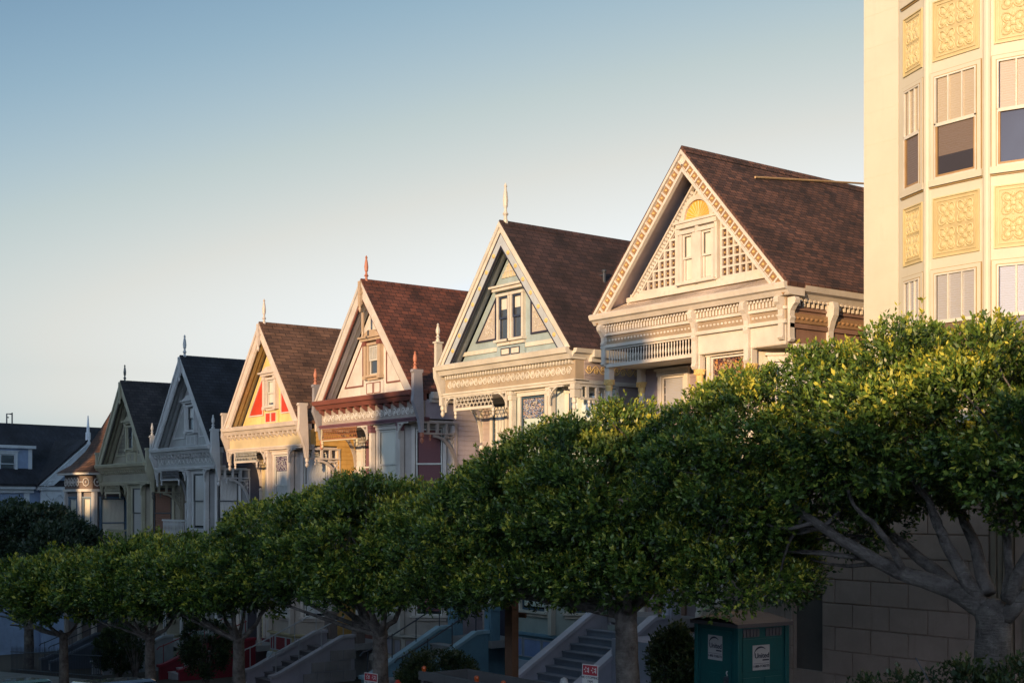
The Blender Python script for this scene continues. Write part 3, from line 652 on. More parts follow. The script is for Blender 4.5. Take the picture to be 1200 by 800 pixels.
c4 = dict(x=-45.9, label='yellow gabled house with bright red triangular gable panels', roof=roof_tan,
    trim=paint('rose_white', (0.574, 0.508, 0.467)), acc=paint('rose_white', (0.574, 0.508, 0.467)), gable=paint('yellow_paint', (0.700, 0.520, 0.220)), side=paint('ochre_siding', (0.620, 0.380, 0.120)), stripm=paint('yellow_paint', (0.700, 0.520, 0.220)), dent=paint('olive_dent', (0.350, 0.280, 0.180)),
    soff=paint('rose_white', (0.574, 0.508, 0.467)), strips=((.14, .28, .33), (.36, .5, .27)), fs=1.0, ft=1.1, sidefin=(0, 0), sash=paint('sash_white', (0.574, 0.574, 0.541)), sash2=paint('sash_white', (0.574, 0.574, 0.541)), apron=paint('yellow_paint', (0.700, 0.520, 0.220)),
    small=paint('red_paint', (0.520, 0.045, 0.020)), smallf=paint('rose_white', (0.574, 0.508, 0.467)), tri=paint('red_paint', (0.520, 0.045, 0.020)), trf=paint('rose_white', (0.574, 0.508, 0.467)), trw=.10, atbl=CREAM_BL, atf=.9,
    nmod=17, frz=paint('yellow_pale', (0.541, 0.451, 0.287)), orn=0, lat=paint('lattice_grey', (0.410, 0.410, 0.394)), capm=paint('rose_white', (0.574, 0.508, 0.467)), wallm=paint('bay_rose_shade', (.42, .36, .32)), zy_=paint('rose_white', (0.574, 0.508, 0.467)), pw=paint('yellow_pale', (0.541, 0.451, 0.287)), bl=(LACE, LACE, LACE),  # bay walls toned down from the trim, column shade in the colour
    stain=stained('stained_violet', [(.12, .08, .14), (.4, .4, .42), (.2, .13, .2), (.45, .4, .4)], 26.), bb=paint('yellow_dull', (0.451, 0.377, 0.230)), bfill=paint('panel_wine', (0.220, 0.020, 0.030)), bs=paint('skirt_white', (0.426, 0.451, 0.492)),
    base=paint('wine_wall', (0.130, 0.020, 0.030)), stw=paint('wine_stoop', (0.200, 0.015, 0.030)), stc=paint('wine_cap', (0.270, 0.020, 0.040)), steps=paint('step_pale', (0.420, 0.400, 0.420), .8), rail=paint('rail_red', (0.250, 0.040, 0.040)), railside=(0,), zf=1.0)
c5 = dict(x=-53.57, label='pale grey gabled house with swag frieze and bulbous finial, under a dark slate roof', roof=roof_dark,
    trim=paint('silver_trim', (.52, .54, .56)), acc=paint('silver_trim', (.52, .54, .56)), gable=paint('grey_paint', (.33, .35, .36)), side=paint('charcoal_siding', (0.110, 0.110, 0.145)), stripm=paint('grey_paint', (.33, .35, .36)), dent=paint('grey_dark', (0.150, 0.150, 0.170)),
    soff=paint('grey_paint', (.33, .35, .36)), fs=1.1, sidefin=(1, 1), sfm=paint('silver_trim', (.52, .54, .56)), sash=paint('sash_dark', (0.070, 0.080, 0.090)), sash2=paint('sash_dark', (.07, .08, .09)), apron=paint('grey_paint', (.33, .35, .36)),
    small=paint('grey_paint', (.33, .35, .36)), smallf=paint('silver_trim', (.52, .54, .56)), tri=paint('grey_paint', (.33, .35, .36)), trf=paint('silver_trim', (.52, .54, .56)), trw=.12, atbl=LACE, atf=.55, nmod=17, frz=paint('grey_paint', (.33, .35, .36)), orn=0,
    swag=paint('silver_trim', (.52, .54, .56)), lat=paint('grey_dark', (0.150, 0.150, 0.170)), lrm=paint('silver_trim', (.52, .54, .56)), capm=paint('silver_trim', (.52, .54, .56)), wallm=paint('bay_grey_shade', (.22, .235, .25)), zy_=paint('silver_trim', (.52, .54, .56)), pw=paint('charcoal_siding', (0.110, 0.110, 0.145)),  # bay wall colour carries the shade behind the columns
    bl=(LACE, LACE, LACE), peaktri=paint('grey_dark', (0.150, 0.150, 0.170)), bb=paint('sage_base', (0.160, 0.240, 0.220)), bfill=paint('panel_sage', (0.200, 0.270, 0.250)), bs=paint('skirt_sage', (0.344, 0.377, 0.394)), base=paint('grey_dark', (0.150, 0.150, 0.170)),
    stw=paint('stoop_grey', (0.280, 0.300, 0.330)), stc=paint('stoop_cap_grey', (0.380, 0.400, 0.440)), steps=paint('step_brick', (0.300, 0.220, 0.200), .8), rail=IRON, zf=1.05, sx=-1.7)
c6 = dict(x=-60.7, label='olive grey gabled house with brown slat blinds, beside the turret', roof=roof_dark2,
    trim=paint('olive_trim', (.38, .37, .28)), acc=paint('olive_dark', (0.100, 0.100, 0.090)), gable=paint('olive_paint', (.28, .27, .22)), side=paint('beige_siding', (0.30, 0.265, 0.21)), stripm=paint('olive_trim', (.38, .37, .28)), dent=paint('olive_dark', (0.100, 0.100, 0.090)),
    soff=paint('olive_soffit', (0.220, 0.190, 0.160)), fs=.95, finm=paint('verdigris', (0.100, 0.110, 0.100), .3), sidefin=(0, 0), sash=paint('sash_dark', (0.070, 0.080, 0.090)), sash2=paint('sash_dark', (0.070, 0.080, 0.090)), small=paint('olive_paint', (.28, .27, .22)), smallf=paint('olive_trim', (.38, .37, .28)),
    tri=paint('olive_paint', (.28, .27, .22)), trf=paint('olive_trim', (.38, .37, .28)), trilat=paint('olive_dark', (0.100, 0.100, 0.090)), atbl=None, nmod=22, frz=paint('olive_paint', (.28, .27, .22)), orn=0, lat=paint('olive_trim', (.38, .37, .28)), capm=paint('olive_trim', (.38, .37, .28)),
    wallm=paint('olive_paint', (.28, .27, .22)), zy_=paint('olive_trim', (.38, .37, .28)), pw=paint('beige_siding', (0.30, 0.265, 0.21)), bl=(LACE, BROWN_BL, BROWN_BL), pend=paint('olive_dark', (0.100, 0.100, 0.090)), bb=paint('olive_trim', (.38, .37, .28)), bfill=paint('olive_paint', (.28, .27, .22)),  # walls take the darker olive in place of shade beside the columns
    base=paint('olive_dark', (0.100, 0.100, 0.090)), stw=paint('stoop_navy', (0.070, 0.090, 0.130)), stc=paint('stoop_cap_navy', (0.130, 0.160, 0.220)), steps=paint('step_pale', (0.420, 0.400, 0.420), .8), rail=IRON, zf=1.05, sx=-1.7)
HOUSES = [victorian(c) for c in (c2, c3, c4, c5, c6)]

# vent pipe on the plum roof
# ------------------------------------------------------------------ house 1: cream with coffered rakes and lattice gable
def house_cream():
    X = -22.78; zg = gz(X)
    h = thing('victorian_house', 'cream gabled house with lattice gable and gold fan panel, beside the tall apartment building', 'house', (X, YF, zg), group='painted victorian row houses')
    T = paint('warm_white', (0.623, 0.574, 0.508)); T2 = paint('ivory_shell', (0.574, 0.508, 0.410)); SB = paint('umber_siding', (0.240, 0.140, 0.100)); OB = paint('caramel_panel', (.30, .18, .09)); BK = paint('lattice_back', (0.090, 0.055, 0.045))
    GO = paint('gold_paint', (0.700, 0.500, 0.200), .35); LB = paint('porch_siding', (0.300, 0.240, 0.250)); SOF = paint('soffit_rose', (.56, .46, .43))
    pk, ft, hw = 13.50, 9.80, 3.32; sl = (pk - ft) / hw; LL = math.hypot(1, sl); kx = math.hypot(1, sl)
    r = vroof(h, roof_brown, hw + .08, ft + .02, pk + .06, -.10, 16.)
    m = MB()
    for i in range(52): m.prism([(-.16, pk - .10), (0, pk + .10), (.16, pk - .10)], -.09 + i * .3, -.09 + i * .3 + .284, 'y')
    m.build('ridge_cap', roof_brown, r)
    m = MB(FR(3.15, 0, R(90))); clap(m, 1.6, 16., -1.5, 8.45, .2); clap(m, .5, 16., 8.46, 9.5, .2)
    m.M = Matrix(); m.box(2.95, 3.12, 1.75, 16., -1.5, 9.5); m.box(2.95, 3.12, .6, 1.749, 8.5, 9.5); m.build('side_wall', SB, h)
    m = MB(FR(-3.15, 16., R(-90))); clap(m, 0, 14.4, -1.5, 9.5, .2); m.M = Matrix(); m.box(-3.12, -2.95, 1.75, 16., -1.5, 9.5); m.build('side_wall', LB, h)
    m = MB(); m.box(-2.94, 2.94, 15.8, 15.95, -1.5, 9.5); m.prism([(-3., 9.5), (3., 9.5), (0, 13.1)], 15.8, 15.9, 'y'); m.build('back_wall', SB, h)
    ry = .55
    m = MB(); m.prism([(-hw + .5, ft), (hw - .5, ft), (0, pk - .72)], ry, ry + .15, 'y'); m.build('gable_wall', T, h)
    # coffered rake: outer fillet, squares, inner fillet
    m = MB(); rake(m, hw, ft, 0, pk, .0, .07, -.12, .03); rake(m, hw, ft, 0, pk, .29, .36, -.08, .03); rake(m, hw, ft, 0, pk, .0705, .2895, -.04, .03)
    rb = m.build('rake_board', T, h)
    m = MB(); mb = MB(); mo = MB(); n = 22; ux, uz = -1 / LL, sl / LL
    for s in (-1, 1):
        for k in range(n):
            u = (k + .75) / (n + .6); cx, cz = s * hw * (1 - u), ft + sl * hw * u - .18 * LL
            a = math.atan(sl); dx, dz = math.cos(a), math.sin(a)
            def q(p, w): return (cx - s * dx * p + (-s) * 0 - s * 0 + s * (-0) + (-s * dz) * w * -1 * -1 * 0 + s * 0 + (-(-s)) * 0 + 0, 0)
            hx, hz = .078, .082
            P = [(cx - s * (dx * pp + dz * ww) , cz + dz * pp - dx * ww) for pp, ww in ((-hx, -hz), (hx, -hz), (hx, hz), (-hx, hz))]
            P = [(cx + s * (-dx * pp - dz * ww), cz + (dz * pp - dx * ww)) for pp, ww in ((-hx, -hz), (hx, -hz), (hx, hz), (-hx, hz))]
            m.prism(P, -.062, -.041, 'y'); mo.sphere((cx, -.07, cz), .035, 6, 4)
            P = [(cx + s * (-dx * pp - dz * ww), cz + (dz * pp - dx * ww)) for pp, ww in ((hx + .004, -hz - .02), (hx + .047, -hz - .02), (hx + .047, hz + .02), (hx + .004, hz + .02))]
            mb.prism(P, -.078, -.0405, 'y')
    m.build('coffers', OB, rb); mb.build('coffer_bars', T, rb); mo.build('coffer_bosses', GO, rb)
    m = MB()
    for s in (-1, 1): m.prism([(s * (pk - .10 * LL - ft) / sl, ft), (s * (pk - .20 * LL - ft) / sl, ft), (0, pk - .20 * LL), (0, pk - .10 * LL)], .031, ry + .1, 'y')
    sf = m.build('soffit', SOF, h)
    m = MB(); n = 44
    for s in (-1, 1):
        for k in range(3, n):
            u = k / n; xx = s * (hw - .25) * u; zz = pk - sl * hw * 0 - sl * abs(xx) - .48 * LL
            if zz > ft + .32: m.sphere((xx, ry - .05, zz), .05, 6, 4, (1., 1.2, 1.))
        m.prism([(s * (hw - .5), ft + .5 * sl - .40 * LL), (s * (hw - .5), ft + .5 * sl - .44 * LL), (0, pk - .44 * LL), (0, pk - .40 * LL)], ry - .13, ry - .001, 'y')
        m.prism([(s * (hw - .75), ft + .75 * sl - .53 * LL), (s * (hw - .75), ft + .75 * sl - .58 * LL), (0, pk - .58 * LL), (0, pk - .53 * LL)], ry - .06, ry - .001, 'y')
    m.build('bead_moulding', T, h)
    # pent roof and sill band under the gable
    m = MB(); m.prism([(-.12, ft + .02), (ry - .02, ft + .30), (ry - .02, ft + .02)], -hw + .28, hw - .28, 'x')
    m.build('pent_roof', shingle('pent_shingle', (.60, .50, .40), (.48, .39, .33), (.28, .22, .19), .12, .06, 4., True), h)
    m = MB(); w_ = (pk - .58 * LL - ft - .30) / sl; m.box(-w_ - .28, w_ + .28, ry - .14, ry - .003, ft + .302, ft + .42); m.box(-w_ - .2, w_ + .2, ry - .08, ry - .002, ft + .421, ft + .5); m.build('sill_band', T, h)
    z0 = ft + .5
    for s in (-1, 1): window(h, FR(0, ry), s * .33, z0 + .05, .36, 1.2, T, T, GL, CREAM_BL, .97, cw=.10, head=False, depth=1.3)
    m = MB(); m.box(-.70, .70, ry - .16, ry - .001, z0 + 1.40, z0 + 1.52); m.box(-.76, .76, ry - .2, ry - .0015, z0 + 1.521, z0 + 1.58)
    for s in (-1, 0, 1): m.box(s * .65 - .05, s * .65 + .05, ry - .13, ry - .003, z0, z0 + 1.399)
    m.build('window_surround', T, h)
    # fan light
    zc = z0 + 1.585; m = MB(); rad = .44; K = 16
    arc = [(rad * math.cos(math.pi * k / K), zc + rad * 1.05 * math.sin(math.pi * k / K)) for k in range(K + 1)]
    m.prism(arc, ry - .05, ry - .002, 'y'); fl = m.build('fan_panel', paint('fan_gold', (0.700, 0.400, 0.070), .35), h)
    m = MB()
    for k in range(1, 12):
        a = math.pi * k / 12; m.tube([(.05 * math.cos(a), ry - .055, zc + .05 * math.sin(a)), (.41 * math.cos(a), ry - .055, zc + .43 * math.sin(a))], [.008, .022], 4)
    m.sphere((0, ry - .06, zc + .03), .07, 8, 4); m.build('fan_ribs', GO, fl)
    m = MB(); ao = [((rad + .12) * math.cos(math.pi * k / K), zc + (rad + .12) * 1.05 * math.sin(math.pi * k / K)) for k in range(K + 1)]
    for k in range(K): m.prism([arc[k], arc[k + 1], ao[k + 1], ao[k]], ry - .12, ry - .0025, 'y')
    m.build('fan_arch', T, h)
    # lattice panels
    for s in (-1, 1):
        xi = .78; pw, ph = .205, .235; zt = lambda x: pk - .60 * LL - sl * abs(x)
        zb = z0 + .02; xe = (pk - .60 * LL - zb) / sl
        m = MB(); m.prism([(s * xi, zb), (s * xe, zb), (s * xi, zt(xi))], ry - .012, ry - .001, 'y'); lb = m.build('lattice_panel', BK, h)
        m = MB(); k = 0
        while xi + k * pw < xe:
            xx = xi + k * pw; m.box(s * xx - .028, s * xx + .028, ry - .07, ry - .013, zb, max(zb + .05, zt(xx))); k += 1
        k = 0
        while zb + k * ph < zt(xi):
            zz = zb + k * ph; xr = (pk - .60 * LL - zz) / sl; a, b = sorted((s * xi, s * xr)); m.box(a, b, ry - .071, ry - .014, zz - .027, zz + .027); k += 1
        m.build('lattice', T, lb)
        m = MB(); m2 = MB(); i = 0
        while xi + i * pw < xe:
            j = 0
            while zb + j * ph < zt(xi):
                cx, cz = xi + (i + .5) * pw, zb + (j + .5) * ph
                if cz + .06 < zt(cx + .05): m.box(s * cx - .036, s * cx + .036, ry - .035, ry - .0125, cz - .042, cz + .042); m2.sphere((s * cx, ry - .045, cz), .022, 5, 3)
                j += 1
            i += 1
        m.build('lattice_studs', paint('stud_brown', (.17, .095, .045)), lb); m2.build('stud_bosses', GO, lb)
    # cornice and entablature
    m = MB(); m.prism([(-.02, ft - .26), (-.10, ft - .16), (-.18, ft - .13), (-.22, ft - .02), (-.18, ft + .015), (.5, ft + .018), (.5, ft - .26)], -3.36, 3.36, 'x')
    cn = m.build('cornice', T, h)
    m = MB(); m.prism([(3.15, ft - .30), (3.24, ft - .18), (3.34, ft - .14), (3.40, ft - .02), (3.15, ft + .0)], .51, 16., 'y'); m.build('eave_cornice', T, h)
    m = MB(); m.box(-3.15, 3.15, .12, .6, ft - .88, ft - .2605); fr = m.build('frieze', paint('frieze_buff_shade', (.34, .26, .18)), h)  # shade between the spools is painted into this dark ground
    m = MB()
    for k in range(58):
        x = -3.0 + 6.0 * k / 57; m.tube([(x, .02, ft - .31), (x, .09, ft - .33), (x, .095, ft - .47)], [.035, .03, .028], 5)
    m.build('spool_dentils', T, fr)
    m = MB(); m.box(-3.17, 3.17, .06, .119, ft - .56, ft - .49); m.box(-3.17, 3.17, .04, .118, ft - .88, ft - .82); m.box(-3.16, 3.16, .08, .117, ft - .8195, ft - .79); m.build('mouldings', T, fr)
    m = MB()
    for k in range(50): m.sphere((-3.0 + 6.0 * k / 49, .112, ft - .68), .034, 6, 4)
    m.build('bead_row', T, fr)
    # side entablature
    m = MB(FR(3.15, 0, R(90))); m.box(.13, 16., -.10, -.023, ft - .98, ft - .88); m.box(.13, 16., -.06, -.0235, ft - .56, ft - .50); m.box(.13, 16., -.04, -.024, ft - 1.32, ft - .98); m.build('side_moulding', SB, h)
    m = MB(FR(3.15, 0, R(90)))
    for k in range(62): x = .5 + k * .16; m.tube([(x, -.12, ft - .33), (x, -.05, ft - .35), (x, -.045, ft - .47)], [.045, .04, .035], 5)
    m.build('side_dentils', T2, h)
    m = MB(FR(3.15, 0, R(90)))
    m.box(.13, 16., -.09, -.025, ft - .86, ft - .64)
    for k in range(60): m.sphere((.4 + k * .16, -.095, ft - .75), .04, 5, 3)
    m.build('side_bead_band', OB, h)
    def console(F, x, zt_, zb_, w=.11, y0=-.0):
        m = MB(F); n = 10; P = []
        H = zt_ - zb_
        prof = [(0, 0), (-.20, 0), (-.24, .06), (-.22, .14), (-.15, .20), (-.08, .30), (-.07, .40), (-.10, .46), (-.07, .52), (-.07, .9), (-.10, .95), (-.05, 1.), (0, 1.)]
        m.prism([(y0 + a, zt_ - b * H) for a, b in prof], x - w / 2, x + w / 2, 'x'); return m.build('console', T, h)
    F0 = FR(0, 0)
    for x, zb_ in ((-3.08, 8.45), (.28, 8.1), (1.98, 8.1), (3.03, 8.55)): console(F0, x, ft - .27, zb_, .14, .12)
    FS = FR(3.15, 0, R(90))
    console(FS, .2, ft - .30, 8.5, .16, -.03)
    for x in (1.55, 4.0, 6.5): console(FS, x, ft - .30, 7.3, .18, -.03)
    # spindle screen, left half
    zs = 8.47
    m = MB(); m.box(-3.0, .2, .10, .20, zs - .06, zs + .03); m.box(-3.0, .2, .105, .19, ft - .93, ft - .881)
    for k in range(31):
        x = -2.92 + 3.04 * k / 30; a, b = zs + .031, ft - .931
        m.lathe(x, .15, [(.014, a), (.024, a + .02), (.012, a + .06), (.028, a + .14), (.014, a + .26), (.02, b - .05), (.014, b)], 6)
    m.build('spindle_screen', T, h)
    m = MB(); m.box(.2, 3.12, .14, .6, zs, ft - .8805); m.build('lintel', T, h)
    m = MB(); m.box(-3.1, 3.12, .145, 1.7, zs - .02, zs - .001); m.build('porch_ceiling', T2, h)
    # walls
    m = MB(FR(-3.15, 1.5)); clap(m, 0, 2.7, 1.9, zs, .2); m.box(0, 2.7, .035, .15, -1, zs); m.build('porch_wall', LB, h)
    BAY = [(-.9, 1.6), (.35, .4), (1.97, .4), (3.15, 1.6)]
    for p, q in zip(BAY[:-1], BAY[1:]):
        F, L = FRP(p, q); poly_wall(F, L, 1.2, zs - .021, paint('bay_buff_shade', (.50, .43, .34)), h)  # bay walls below the trim's tone, painting in shade around the columns
    m = MB(); m.box(-3.1, 3.1, 1.3, 1.45, -1.2, 1.2); m.build('basement_wall', paint('stoop_lavender', (0.410, 0.410, 0.492)), h)
    F0 = FR(0, .4); F1 = FRP(BAY[2], BAY[3])[0]; F2 = FRP(BAY[0], BAY[1])[0]
    stn = stained('stained_autumn', [(.20, .10, .08), (.5, .22, .08), (.10, .05, .06), (.35, .25, .16)], 14.)
    for za in (5.95, 2.5):
        window(h, F0, 1.16, za, 1.15, 2.45 if za > 5 else 2.2, T, T, GL, WHITE_CU, .98, (stn, .24), cw=.12)
        window(h, F1, .90, za, .95, 2.2, T, T, GL, WHITE_CU, .98, cw=.14)
        window(h, F2, .86, za, .95, 2.2, T, T, GL, WHITE_CU, .98, cw=.14)
    window(h, FR(0, 1.5), -1.85, 6.2, .85, 2.0, T, T, GL, GREY_SL, .55, cw=.14)
    m = MB()
    for k in range(9):
        x = .66 + k * .125; m.tube([(x + .05 * math.cos(a), .352, 8.12 + .09 * math.sin(a)) for a in [q * .9 + k for q in range(6)]], .014, 4)
    m.build('stained_scrollwork', paint('tarnished_gold', (0.420, 0.250, 0.120), .4), h)
    # columns with gilt capitals
    for x, y in ((-3.05, .25), (.30, .24), (1.99, .24), (-3.05, 1.42)):
        for za, zb_ in ((5.6, 8.1), (1.9, 5.2)):
            m = MB(); m.lathe(x, y, [(.11, za), (.11, za + .25), (.085, za + .3), (.075, zb_ - .35), (.09, zb_ - .30)], 12); o = m.build('column', T, h)
            m = MB(); m.lathe(x, y, [(.08, zb_ - .299), (.10, zb_ - .2), (.09, zb_ - .16), (.14, zb_ - .06), (.16, zb_ - .001)], 10)
            for k in range(6): a = k * 1.047; m.sphere((x + .12 * math.cos(a), y + .12 * math.sin(a), zb_ - .10), .04, 5, 4)
            m.build('capital', GO if za > 5 else T, o)
            if za > 5:
                m = MB(); m.box(x - .09, x + .09, y - .09, y + .09, zb_, zs - .021); m.build('column_block', T, o)
                m = MB()
                for q in range(4): m.sphere((x, y - .085, za + .5 + q * .45), .035, 6, 4)
                m.build('column_rosettes', OB, o)
    # big curved console on the side, under the corner overhang
    F = FR(3.15, 1.6, R(90)); m = MB(F); arch_bracket(m, 1.35, 1.25, .10, -.12, .0, -1, .08, zs - .001); m.build('arch_bracket', T, h)
    m = MB(F); m.tube([(-.45 + .2 * (1 - q / 14) * math.cos(q * .8), -.05, zs - .45 + .2 * (1 - q / 14) * math.sin(q * .8)) for q in range(14)], .03, 5); m.build('bracket_scroll', T2, h)
    m = MB(); m.box(-3.15, -.7, .35, 1.6, 5.42, 5.6); m.build('balcony_floor', T, h)
    m = MB(); m.box(-3.15, -.7, .3, 1.6, 1.68, 1.9); m.build('porch_floor', STONE, h)
    m = MB(); m.box(-3.05, -.5, .20, .30, 6.45, 6.54); m.box(-3.05, -.5, .21, .29, 5.68, 5.75)
    for k in range(15): m.lathe(-2.95 + k * .165, .25, [(.02, 5.751), (.04, 5.95), (.02, 6.15), (.04, 6.35), (.02, 6.449)], 6)
    m.build('balustrade', T, h)
    m = MB(); m.box(-2.45, -1.4, 1.42, 1.4999, 1.9, 4.4); d = m.build('door', SB, h)
    m = MB(); m.box(-2.15, -1.7, 1.40, 1.4195, 2.9, 4.0); m.build('pane', GL, d)
    m = MB(); m.sphere((-1.52, 1.39, 2.95), .035, 6, 4); m.build('knob', GO, d)
    lav = paint('stoop_lavender', (0.410, 0.410, 0.492)); capl = paint('stoop_cap_lavender', (0.508, 0.508, 0.590))
    bay_base(h, [(-.85, 1.5), (.32, .32), (2.0, .32), (3.1, 1.5)], 1.9, T, lav, T)
    stoop(h, -3.25, -.95, 1.7, 2.9, lav, capl, paint('step_bluegrey', (0.200, 0.220, 0.270), .8), None, lav)
    m = MB(); m.box(-.869, 3.0, -1.6, 1.29, -1.2, 1.55); m.build('terrace_wall', lav, h)
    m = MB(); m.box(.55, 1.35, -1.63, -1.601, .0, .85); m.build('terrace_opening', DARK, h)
    # satellite-free roof: long pale lath lying on the slope
    def onroof(x, y, up): return (x, y, pk + .06 - (ft + .02 - pk - .06) * 0 - (pk + .04 - ft) / (hw + .08) * abs(x) + up)
    return h, onroof
H1, onroof = house_cream()

def roof_hit(px, py, X0=-22.78, zp=13.56, k=(13.56 - 9.82) / 3.40):
    """a world point on the right-hand slope of the cream house's roof (photo coordinates used once, to read its place)"""
    f = 1517.; th = math.atan(1150 / f); c, s = math.cos(th), math.sin(th); t = (px - 600) / f
    d = Vector((-c + s * t, s + c * t, (587 - py) / f)); o = Vector((0, 0, ZC))
    zg = gz(X0)
    # z = zg+13.56 - k (X-X0)
    u = (zg + zp + k * X0 - o.z) / (d.z + k * d.x); return o + d * u
a, b = roof_hit(885, 210), roof_hit(1017, 217.5)
m = MB(); up = Vector((0, 0, .05)); m.tube([a + up, b + up], .028, 6)
tag(m.build('wooden_lath', paint('raw_wood', (0.500, 0.340, 0.180), .8)), 'long pale wooden lath lying across the brown shingle slope below the ridge', 'lath')

# small vent pipe on the plum roof, a part of the pale blue house
p = roof_hit(708, 330, -30.27, 13.64, (13.62 - 9.66) / 3.24) - Vector((-30.27, YF, gz(-30.27)))
m = MB(); m.tube([p - Vector((0, 0, .1)), p + Vector((0, 0, .28))], .045, 8); m.lathe(p.x, p.y, [(.07, p.z + .28), (.08, p.z + .32), (.05, p.z + .36)], 8); m.tube([p + Vector((0, 0, .2)), p + Vector((-.5, -.1, .22))], .02, 5); m.build('vent_pipe', IRON, HOUSES[0])
# ------------------------------------------------------------------ corner house with the flared turret roof
def turret_house():
    X, Y = -65.8, 22.0; zg = gz(-66.5)
    h = thing('turret_house', 'white corner house with flared turret roof and scroll frieze, behind the olive gable', 'house', (X, Y, zg))
    W = paint('turret_white', (0.508, 0.492, 0.492)); BL = paint('turret_blue', (0.100, 0.170, 0.260)); DK = paint('turret_brown', (0.100, 0.060, 0.050)); SD = paint('turret_siding', (0.150, 0.130, 0.140))
    pts = [(-1.5, .5), (-1.0, 0), (1.0, 0), (1.5, .5), (1.5, 5.0), (-1.5, 5.0)]
    cx, cy = 0, 2.8
    def ring(k, z, kk=None): return [(cx + (x - cx) * k + (0), cy + (y - cy) * k, z) for x, y in pts]
    def off(d): return [(x + d * (1 if x > 0 else -1), (y - d if y < 3 else y + d)) for x, y in pts]
    m = MB(); prof = [(1, 0), (.8, .085), (.6, .235), (.4, .47), (.2, .73), (.02, 1.)]; E = off(.45); n = 6; vs = []; fs = []
    for r_, z in prof: vs += [(x * r_, cy + (y - cy) * r_, 9.78 + 4.75 * z) for x, y in E]
    for i in range(len(prof) - 1): fs += [(i * n + k, i * n + (k + 1) % n, (i + 1) * n + (k + 1) % n, (i + 1) * n + k) for k in range(n)]
    fs += [tuple(range(n - 1, -1, -1)), tuple((len(prof) - 1) * n + k for k in range(n))]
    m.add(vs, fs); m.build('roof', shingle('roof_turret', (.13, .065, .045), (.05, .028, .024), (.012, .008, .008), .3, .16, 1.2, True), h)
    def lvl(d, z0, z1, name, mat): m = MB(); m.prism(off(d), z0, z1, 'z'); return m.build(name, mat, h)
    lvl(.40, 9.66, 9.775, 'eave_board', W); fr = lvl(.12, 8.95, 9.6595, 'frieze', DK); lvl(.2, 8.82, 8.9495, 'frieze_moulding', W); lvl(.0, -1.5, 8.8195, 'wall', SD)
    P = off(.12); m = MB()
    for p, q in ((P[0], P[1]), (P[1], P[2]), (P[2], P[3]), (P[3], P[4])):
        F, L = FRP(p, q); mm = MB(F); nn = max(1, int(L / .42)); st = L / nn
        for k in range(nn):
            c_ = st * (k + .5); mm.tube([(c_ + .16 * math.cos(a), -.02, 9.3 + .2 * math.sin(a)) for a in [j * math.pi / 4 for j in range(9)]], .03, 5)
            mm.tube([(c_ - st * .5, -.02, 9.3), (c_ - .16, -.02, 9.3)], .03, 4); mm.sphere((c_, -.02, 9.3), .06, 6, 4)
        m.v, m.f = m.v, m.f; nb = len(m.v); m.v += mm.v; m.f += [tuple(i + nb for i in f) for f in mm.f]
    m.build('scrollwork', W, fr)
    for p, q, spec in ((pts[1], pts[2], [(1.0, 1.1)]), (pts[2], pts[3], [(.35, .42)]), (pts[3], pts[4], [(.95, 1.3), (3.0, 1.2)]), (pts[0], pts[1], [(.35, .4)])):
        F, L = FRP(p, q)
        for xc, w in spec:
            for z0 in (6.0, 2.4): window(h, F, xc, z0, w, 2.5, BL, BL, GL, CREAM_BL, .97, cw=.07, head=False)
        m = MB(F)
        for xx in (.0, L): m.box(xx - .09, xx + .09, -.16, -.001, -1., 8.81); m.box(xx - .13, xx + .13, -.2, -.0015, 8.0, 8.12) if False else None
        m.build('corner_post', W, h)
    m = MB(); m.box(1.5, 5.0 - 1.5, 5.2, 16, -1.5, 9.5); m.box(-3.8, 1.49, 5.1, 16, -1.5, 9.5); m.build('rear_wing', SD, h)
    m = MB(); m.prism([(-3.9, 9.5), (3.6, 9.5), (.2, 12.4)], 5.2, 16.2, 'y'); m.build('rear_roof', roof_dark2, h)
    m = MB(); m.prism([(-1.6, .45), (-1.05, -.1), (1.05, -.1), (1.6, .45), (1.6, 1.5), (-1.6, 1.5)], 5.3, 5.85, 'z'); m.build('belt_course', W, h)
turret_house()

